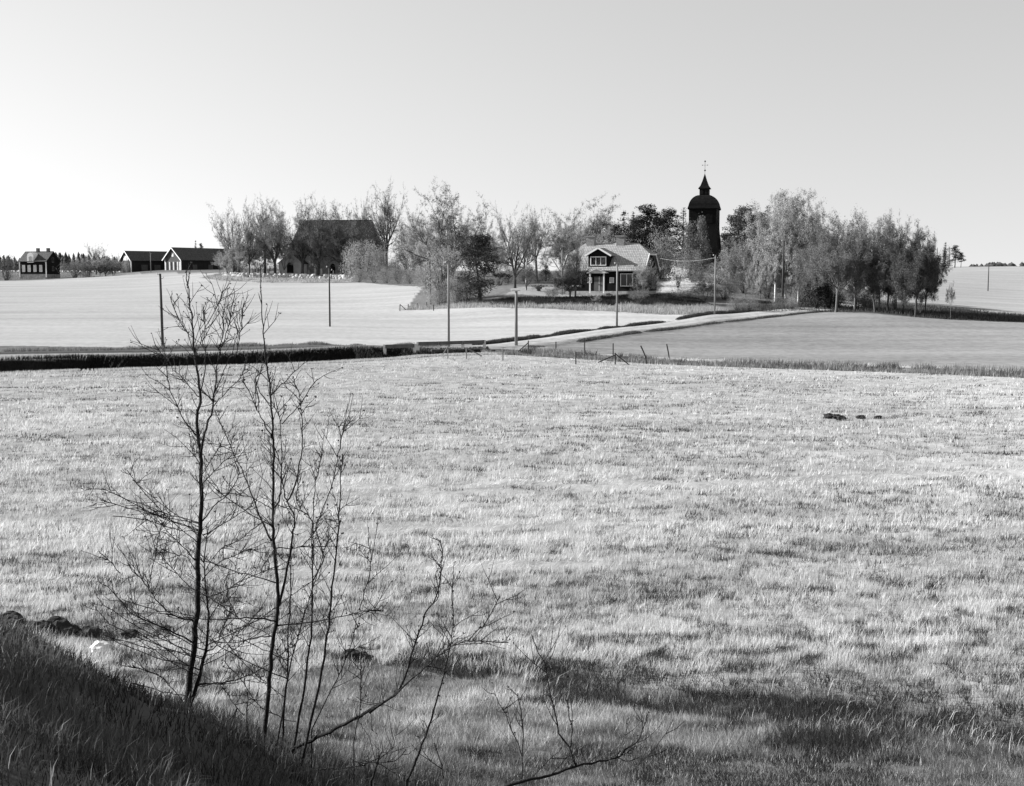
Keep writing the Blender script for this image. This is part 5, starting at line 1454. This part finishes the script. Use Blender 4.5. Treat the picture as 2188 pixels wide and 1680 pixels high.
# ------------------------------------------------------------------ saplings close to the camera
A_ = lambda x, y: (.3715 * x, 1117.7 + .3715 * y)
B_ = lambda x, y: (203.2 + .3628 * x, 541.9 + .3628 * y)
C_ = lambda x, y: (745.2 + .3715 * x, 1117.7 + .3715 * y)
def sapling(name, lb, d0, stems, seed, twigs=1.0, fan=0):
    """stems: (kind, mapping list of points, root thickness m, depth drift) ; each branch keeps its own depth so the bush has volume"""
    r = random.Random(seed)
    t = None; bark = M['bark_dark']; crown = []
    made = []
    # further side shoots spring from the lower half of the main stems
    extra = []
    for (kind, pts, th, dep, drift) in [q for q in stems if q[0] == 'stem'][:2]:
        for k in range(fan):
            j = r.uniform(.05, .40) * (len(pts) - 1); i = int(j); f = j - i
            x0_, y0_ = pts[i][0] * (1 - f) + pts[i + 1][0] * f, pts[i][1] * (1 - f) + pts[i + 1][1] * f
            sd = r.choice((-1, -1, 1)); ln = r.uniform(90, 260) * (1.1 - .5 * j / len(pts)); sl = r.uniform(.15, .75)
            dp = dep + drift * j / (len(pts) - 1)
            extra.append(('branch', [(x0_ + sd * ln * q, y0_ - ln * sl * (q + .35 * q * q) + r.uniform(-6, 6) * q) for q in (0, .3, .6, 1)], r.uniform(.006, .010), dp, r.uniform(-.7, .7)))
    for si, (kind, pts, th, dep, drift) in enumerate(list(stems) + extra):
        n = len(pts); d = d0 + dep
        P3 = [PT(px, py, d + drift * (i / max(n - 1, 1))) for i, (px, py) in enumerate(pts)]
        # a smoother line through the traced points
        Q = []
        for i in range(n - 1):
            p0 = P3[max(i - 1, 0)]; p1 = P3[i]; p2 = P3[i + 1]; p3 = P3[min(i + 2, n - 1)]
            for f in (0, .34, .67):
                Q.append(.5 * (2 * p1 + (p2 - p0) * f + (2 * p0 - 5 * p1 + 4 * p2 - p3) * f * f + (3 * p1 - p0 - 3 * p2 + p3) * f ** 3))
        Q.append(P3[-1])
        if kind == 'stem':
            q = Q[0].copy(); q.z = H1(q.x, q.y) - .12
            if Q[0].z > q.z + .05: Q.insert(0, q)
        Q = [q + Vector((r.gauss(0, .003), r.gauss(0, .006), r.gauss(0, .003))) for q in Q]
        m = len(Q); tip = .003
        rad = [max(tip, th * .5 * (1 - .88 * (i / (m - 1)) ** .85)) for i in range(m)]
        if t is None:
            o = Q[0].copy(); o.z = H1(o.x, o.y); t = thing(name, lb, 'sapling', tuple(o))
        MB().tube([q - o for q in Q], rad, 7, True).build('stem' if kind == 'stem' else 'branch', bark, t, smooth=True)
        # fine side twigs with buds
        L = sum((Q[i + 1] - Q[i]).length for i in range(m - 1))
        nt2 = int(L * (9 if kind != 'stem' else 7) * twigs * (.45 if si >= len(stems) else 1))
        for k in range(nt2):
            f = r.uniform(.28, 1) * (m - 1); i = min(int(f), m - 2); p = Q[i].lerp(Q[i + 1], f - i); tg_ = (Q[i + 1] - Q[i]).normalized()
            dr = (tg_ * r.uniform(.5, 1.1) + _perp(tg_, r) * .75 + Vector((0, 0, .15))).normalized(); l = r.uniform(.06, .34) * (1.15 - .5 * f / m)
            pp = [p]; 
            for s in range(3):
                dr = (dr + Vector((r.gauss(0, .16), r.gauss(0, .16), r.gauss(.05, .12)))).normalized(); pp.append(pp[-1] + dr * l / 3)
            crown.append((pp, .0034))
            for s in range(r.randrange(0, 3)):
                q0 = pp[r.randrange(1, 3)]; dq = (dr + _perp(dr, r) * .8).normalized(); crown.append(([q0, q0 + dq * l * .35, q0 + (dq + Vector((0, 0, .15))) * l * .65], .0026))
            made.append(pp[-1])
        for k in range(int(L * 11)):
            f = r.uniform(.35, 1) * (m - 1); i = min(int(f), m - 2); made.append(Q[i].lerp(Q[i + 1], f - i) + Vector((r.gauss(0, .006), r.gauss(0, .006), r.gauss(0, .006))))
    tw = MB()
    for pp, rd in crown: tw.tube([q - o for q in pp], [rd * (1 - .6 * i / (len(pp) - 1)) for i in range(len(pp))], 3, False)
    tag(tw.build('twigs', bark, t), kind='stuff')
    bd = MB()
    for p in made:
        for k in range(r.choice((1, 1, 2))):
            a = Vector((r.gauss(0, .6), r.gauss(0, .6), r.uniform(.2, 1.2))).normalized() * r.uniform(.008, .02); e = _perp(a.normalized(), r) * r.uniform(.004, .009); q = p - o
            bd.add([q, q + a * .5 + e, q + a, q + a * .5 - e], [(0, 1, 2, 3)])
    tag(bd.build('buds', M['bud'], t), kind='stuff')
    return t
S = 'stem'; Bn = 'branch'
def mp(f, *pts): return [f(*p) for p in pts]
g1 = G(402, 1512); D1 = g1.y
s1 = [
 (S, mp(A_,(1075,1060),(1090,900),(1115,740),(1125,600),(1140,440),(1135,250),(1145,100)) + mp(B_,(620,1600),(625,1440),(622,1300),(620,1190),(605,1080),(600,960),(618,880),(615,780),(600,690),(588,600),(580,520),(572,400),(558,280),(545,180),(535,100)), .050, 0, .15),
 (S, mp(A_,(1088,1060),(1130,940),(1160,820),(1185,720),(1200,560),(1190,450),(1180,350),(1180,150),(1200,20)), .036, .03, -.12),
 (Bn, mp(B_,(620,1190),(640,1080),(660,1010),(690,920),(700,830),(715,740),(720,640),(745,560),(775,470),(800,370),(820,250)), .02, .08, -.2),
 (Bn, mp(B_,(690,920),(720,870),(760,830),(800,790),(850,740),(880,680)), .009, .02, .25),
 (Bn, mp(B_,(615,850),(560,790),(500,720),(460,690)), .009, .1, .2),
 (Bn, mp(B_,(600,1075),(540,1000),(500,930),(440,810),(420,700),(415,620),(350,540)), .011, .1, -.3),
 (Bn, mp(B_,(617,1250),(580,1170),(550,1060)), .009, .08, .2),
 (Bn, mp(B_,(588,620),(560,500),(520,430),(475,350),(437,260)), .008, .12, .12),
 (Bn, mp(B_,(612,840),(650,700),(650,600),(630,520),(655,480),(640,400),(635,295)), .010, .12, .2),
 (Bn, mp(B_,(655,420),(700,350),(740,260),(755,220)), .006, .2, .1),
 (Bn, mp(B_,(700,830),(760,690),(800,600),(835,580),(850,500),(868,400),(870,300)), .008, .0, .1),
 (Bn, mp(B_,(720,640),(730,560),(755,470),(750,370)), .006, .0, -.15),
 (Bn, mp(B_,(625,1310),(690,1200),(740,1130)), .008, .07, -.3),
 (Bn, mp(B_,(628,1370),(700,1280),(780,1210),(820,1190)), .009, .07, .3),
 (Bn, mp(B_,(628,1580),(700,1490),(780,1420),(830,1340),(850,1290)), .011, .05, -.3),
 (Bn, mp(B_,(640,1660),(760,1590),(850,1530),(930,1490)), .010, .05, .35),
 (Bn, mp(A_,(1112,690),(1020,640),(900,580),(760,520),(690,440),(620,370)), .015, .02, -.5),
 (Bn, mp(A_,(1108,770),(1000,700),(900,620),(800,540),(740,500)), .012, .02, .45),
 (Bn, mp(A_,(1125,570),(1000,530),(900,440),(850,370),(790,300),(730,230)), .013, .03, -.2),
 (Bn, mp(A_,(1135,400),(1050,330),(960,230),(900,160)), .010, .04, .4),
 (Bn, mp(A_,(1130,220),(1050,130),(960,50),(920,-20)), .010, .05, -.4),
 (Bn, mp(A_,(1135,300),(1080,200),(1000,180),(940,150)), .008, .05, .3),
 (Bn, mp(A_,(690,290),(640,230),(610,200),(565,160)), .005, -.3, -.1),
 (Bn, mp(A_,(850,370),(890,200),(905,110),(920,30)), .006, -.1, .1),
 (Bn, mp(A_,(1187,740),(1240,710),(1270,620),(1310,540),(1330,480)), .010, .0, -.4),
 (Bn, mp(A_,(1200,560),(1250,480),(1310,440),(1370,370)), .010, -.05, .3),
 (Bn, mp(A_,(1160,335),(1240,240),(1340,190),(1450,150)), .009, .03, -.3),
 (Bn, mp(A_,(1185,270),(1260,160),(1370,100),(1460,30)), .008, -.05, .35),
 (Bn, mp(A_,(1195,430),(1290,390),(1400,330),(1520,280),(1600,250)), .009, -.05, -.2),
 (Bn, mp(A_,(1130,940),(1160,925),(1250,920),(1330,905),(1450,870),(1560,800),(1640,740),(1700,700)), .018, .02, -.3),
 (Bn, mp(A_,(1078,1060),(1000,960),(920,880),(850,850),(760,820)), .009, .0, -.4),
 (Bn, mp(A_,(1150,945),(1260,930),(1330,1020),(1400,1110)), .007, .0, -.4),
]
sapling('sapling_tree', 'bare two-stemmed sapling at left on the near bank', D1, s1, 21, 2.3, fan=10)
g2 = G(590, 1605); D2 = g2.y
s2 = [
 (S, mp(A_,(1510,1290),(1530,1100),(1550,900),(1570,700),(1585,580),(1600,460),(1590,330),(1580,200),(1575,80)) + mp(B_,(1046,1600),(1045,1480),(1048,1350),(1052,1230),(1048,1100),(1045,1000),(1035,860),(1025,760),(1010,640),(998,560),(990,460),(982,360),(978,260),(978,140),(975,60)), .034, 0, .1),
 (Bn, mp(A_,(1603,480),(1640,330),(1660,220),(1680,100)) + mp(B_,(1166,1640),(1172,1550),(1130,1460),(1110,1380),(1098,1290),(1080,1200),(1052,1130)), .020, .03, -.15),
 (Bn, mp(B_,(1132,1462),(1180,1360),(1200,1260),(1215,1180),(1222,1080),(1218,960),(1210,880),(1185,780),(1165,720)), .013, -.08, -.15),
 (Bn, mp(B_,(1048,1510),(1080,1460),(1092,1380),(1096,1270),(1100,1150),(1090,1040),(1085,960),(1070,890)), .014, .05, .2),
 (Bn, mp(B_,(1040,1690),(980,1580),(940,1460),(880,1310),(830,1200),(780,1090),(725,960)), .015, .05, .3),
 (Bn, mp(B_,(1045,1095),(990,990),(950,920),(910,820),(870,750)), .010, .06, -.2),
 (Bn, mp(B_,(1045,1510),(980,1470),(900,1430),(820,1415),(720,1410)), .008, .05, .3),
 (Bn, mp(B_,(1033,840),(1080,790),(1130,740),(1180,690)), .007, .08, .15),
 (Bn, mp(B_,(1095,1005),(1170,930),(1220,870),(1270,790),(1310,740)), .008, .2, .1),
 (Bn, mp(B_,(1030,900),(970,820),(950,760),(960,690)), .006, .08, -.1),
 (Bn, mp(A_,(1583,565),(1480,548),(1380,545),(1260,555),(1130,550),(1020,540),(960,520)), .013, .02, -.4),
 (Bn, mp(A_,(1572,650),(1500,655),(1430,670),(1330,690),(1210,685)), .012, .02, .35),
 (Bn, mp(A_,(1592,590),(1700,578),(1800,570),(1900,550),(2000,530),(2080,505),(2188,505)) + mp(C_,(90,505),(180,510)), .012, .02, -.4),
 (Bn, mp(A_,(1583,145),(1700,140),(1760,110),(1800,60),(1840,0)), .009, .05, .3),
 (Bn, mp(C_,(60,500),(90,400),(120,280),(125,180),(115,100)), .006, -.25, .05),
 (S, mp(A_,(1620,1290),(1640,1000),(1655,850),(1660,600),(1670,400),(1672,200),(1680,100)), .020, -.12, .2),
 (S, mp(A_,(1590,1280),(1650,950),(1700,700),(1740,560),(1780,430),(1830,280),(1870,150),(1900,90)), .014, -.2, .4),
 (S, mp(A_,(1690,1310),(1740,1000),(1770,780),(1790,600),(1795,400),(1795,200),(1797,0)) + mp(B_,(1190,1480),(1195,1380),(1200,1300)), .020, -.1, -.1),
 (Bn, mp(A_,(1795,350),(1815,300),(1860,200)) + mp(B_,(1300,1620),(1330,1530),(1380,1400),(1410,1300),(1435,1180),(1450,1090),(1465,1020),(1470,985)), .011, -.15, .15),
 (Bn, mp(A_,(1795,200),(1790,60)) + mp(B_,(1285,1560),(1290,1400),(1320,1250),(1340,1190)), .008, -.15, -.2),
 (S, mp(A_,(1725,1440),(1790,1130),(1850,850),(1880,650),(1900,480),(1920,300),(1950,0)) + mp(B_,(1437,1620),(1442,1500),(1447,1350),(1456,1240),(1455,1185)), .022, -.3, .15),
 (S, mp(A_,(1790,1190),(1900,970),(1990,780),(2040,620),(2060,590)), .011, -.2, .2),
 (S, mp(A_,(1640,1320),(1790,1250),(1900,1200),(2030,1130),(2120,1080),(2188,1040)) + mp(C_,(120,1090),(260,990),(300,940),(345,830),(380,700),(420,580),(450,510),(500,430),(530,300),(535,200),(530,100)), .030, -.15, -.9),
 (Bn, mp(C_,(260,990),(380,890),(470,800),(560,730),(660,680),(800,680),(920,690)), .012, -.65, -.3),
 (Bn, mp(C_,(690,675),(740,620),(790,570),(870,420)), .006, -.85, .1),
 (Bn, mp(C_,(480,470),(520,420),(500,300)), .005, -.9, .1),
 (S, mp(C_,(335,1480),(390,1360),(440,1230),(490,1080),(530,930),(565,800),(590,680),(600,550),(595,350)), .020, -.9, .3),
 (S, mp(A_,(1420,1340),(1421,1150),(1421,970)), .020, -.1, 0),
 (S, mp(C_,(130,1490),(165,1380),(195,1310)), .022, -.9, 0),
 (Bn, mp(A_,(1800,1420),(1950,1410),(2100,1395)) + mp(C_,(60,1385),(180,1375),(270,1365),(330,1300)), .010, -.6, -.2),
 (S, mp(C_,(30,1250),(60,1100),(70,950),(72,830)), .009, -.4, .1),
 (Bn, mp(A_,(1700,1140),(1640,1130),(1500,1060),(1400,920),(1290,790)), .006, -.1, .3),
]
sapling('sapling_tree', 'bare many-stemmed sapling clump left of centre on the bank', D2, s2, 22, 1.5, fan=3)
s3 = [
 (S, [(960, 1730)] + mp(C_,(800,1560),(990,1485),(1150,1450),(1300,1400),(1440,1370),(1540,1350),(1620,1290),(1690,1190),(1720,1080)), .026, 0, .4),
 (Bn, mp(C_,(1308,1400),(1270,1290),(1210,1200),(1180,1060),(1150,940),(1130,830),(1080,710),(1050,640)), .014, .15, .3),
 (Bn, mp(C_,(1540,1352),(1620,1365),(1700,1350),(1830,1300)), .008, .25, -.2),
 (Bn, mp(C_,(1275,1290),(1285,1200),(1265,1080),(1250,1010)), .008, .2, .1),
 (Bn, mp(C_,(995,1480),(1000,1340),(960,1240),(905,1110),(890,1060)), .007, .05, .3),
 (Bn, mp(C_,(1000,1340),(995,1150),(975,980)), .006, .1, .2),
 (Bn, mp(C_,(540,1470),(530,1380),(490,1260)), .006, -.1, .1),
]
s3[0] = (S, s3[0][1], .026, 0, .4)
sapling('low_branch', 'bare low branch sweeping in at the bottom centre', 6.6, s3, 23, 1.0)
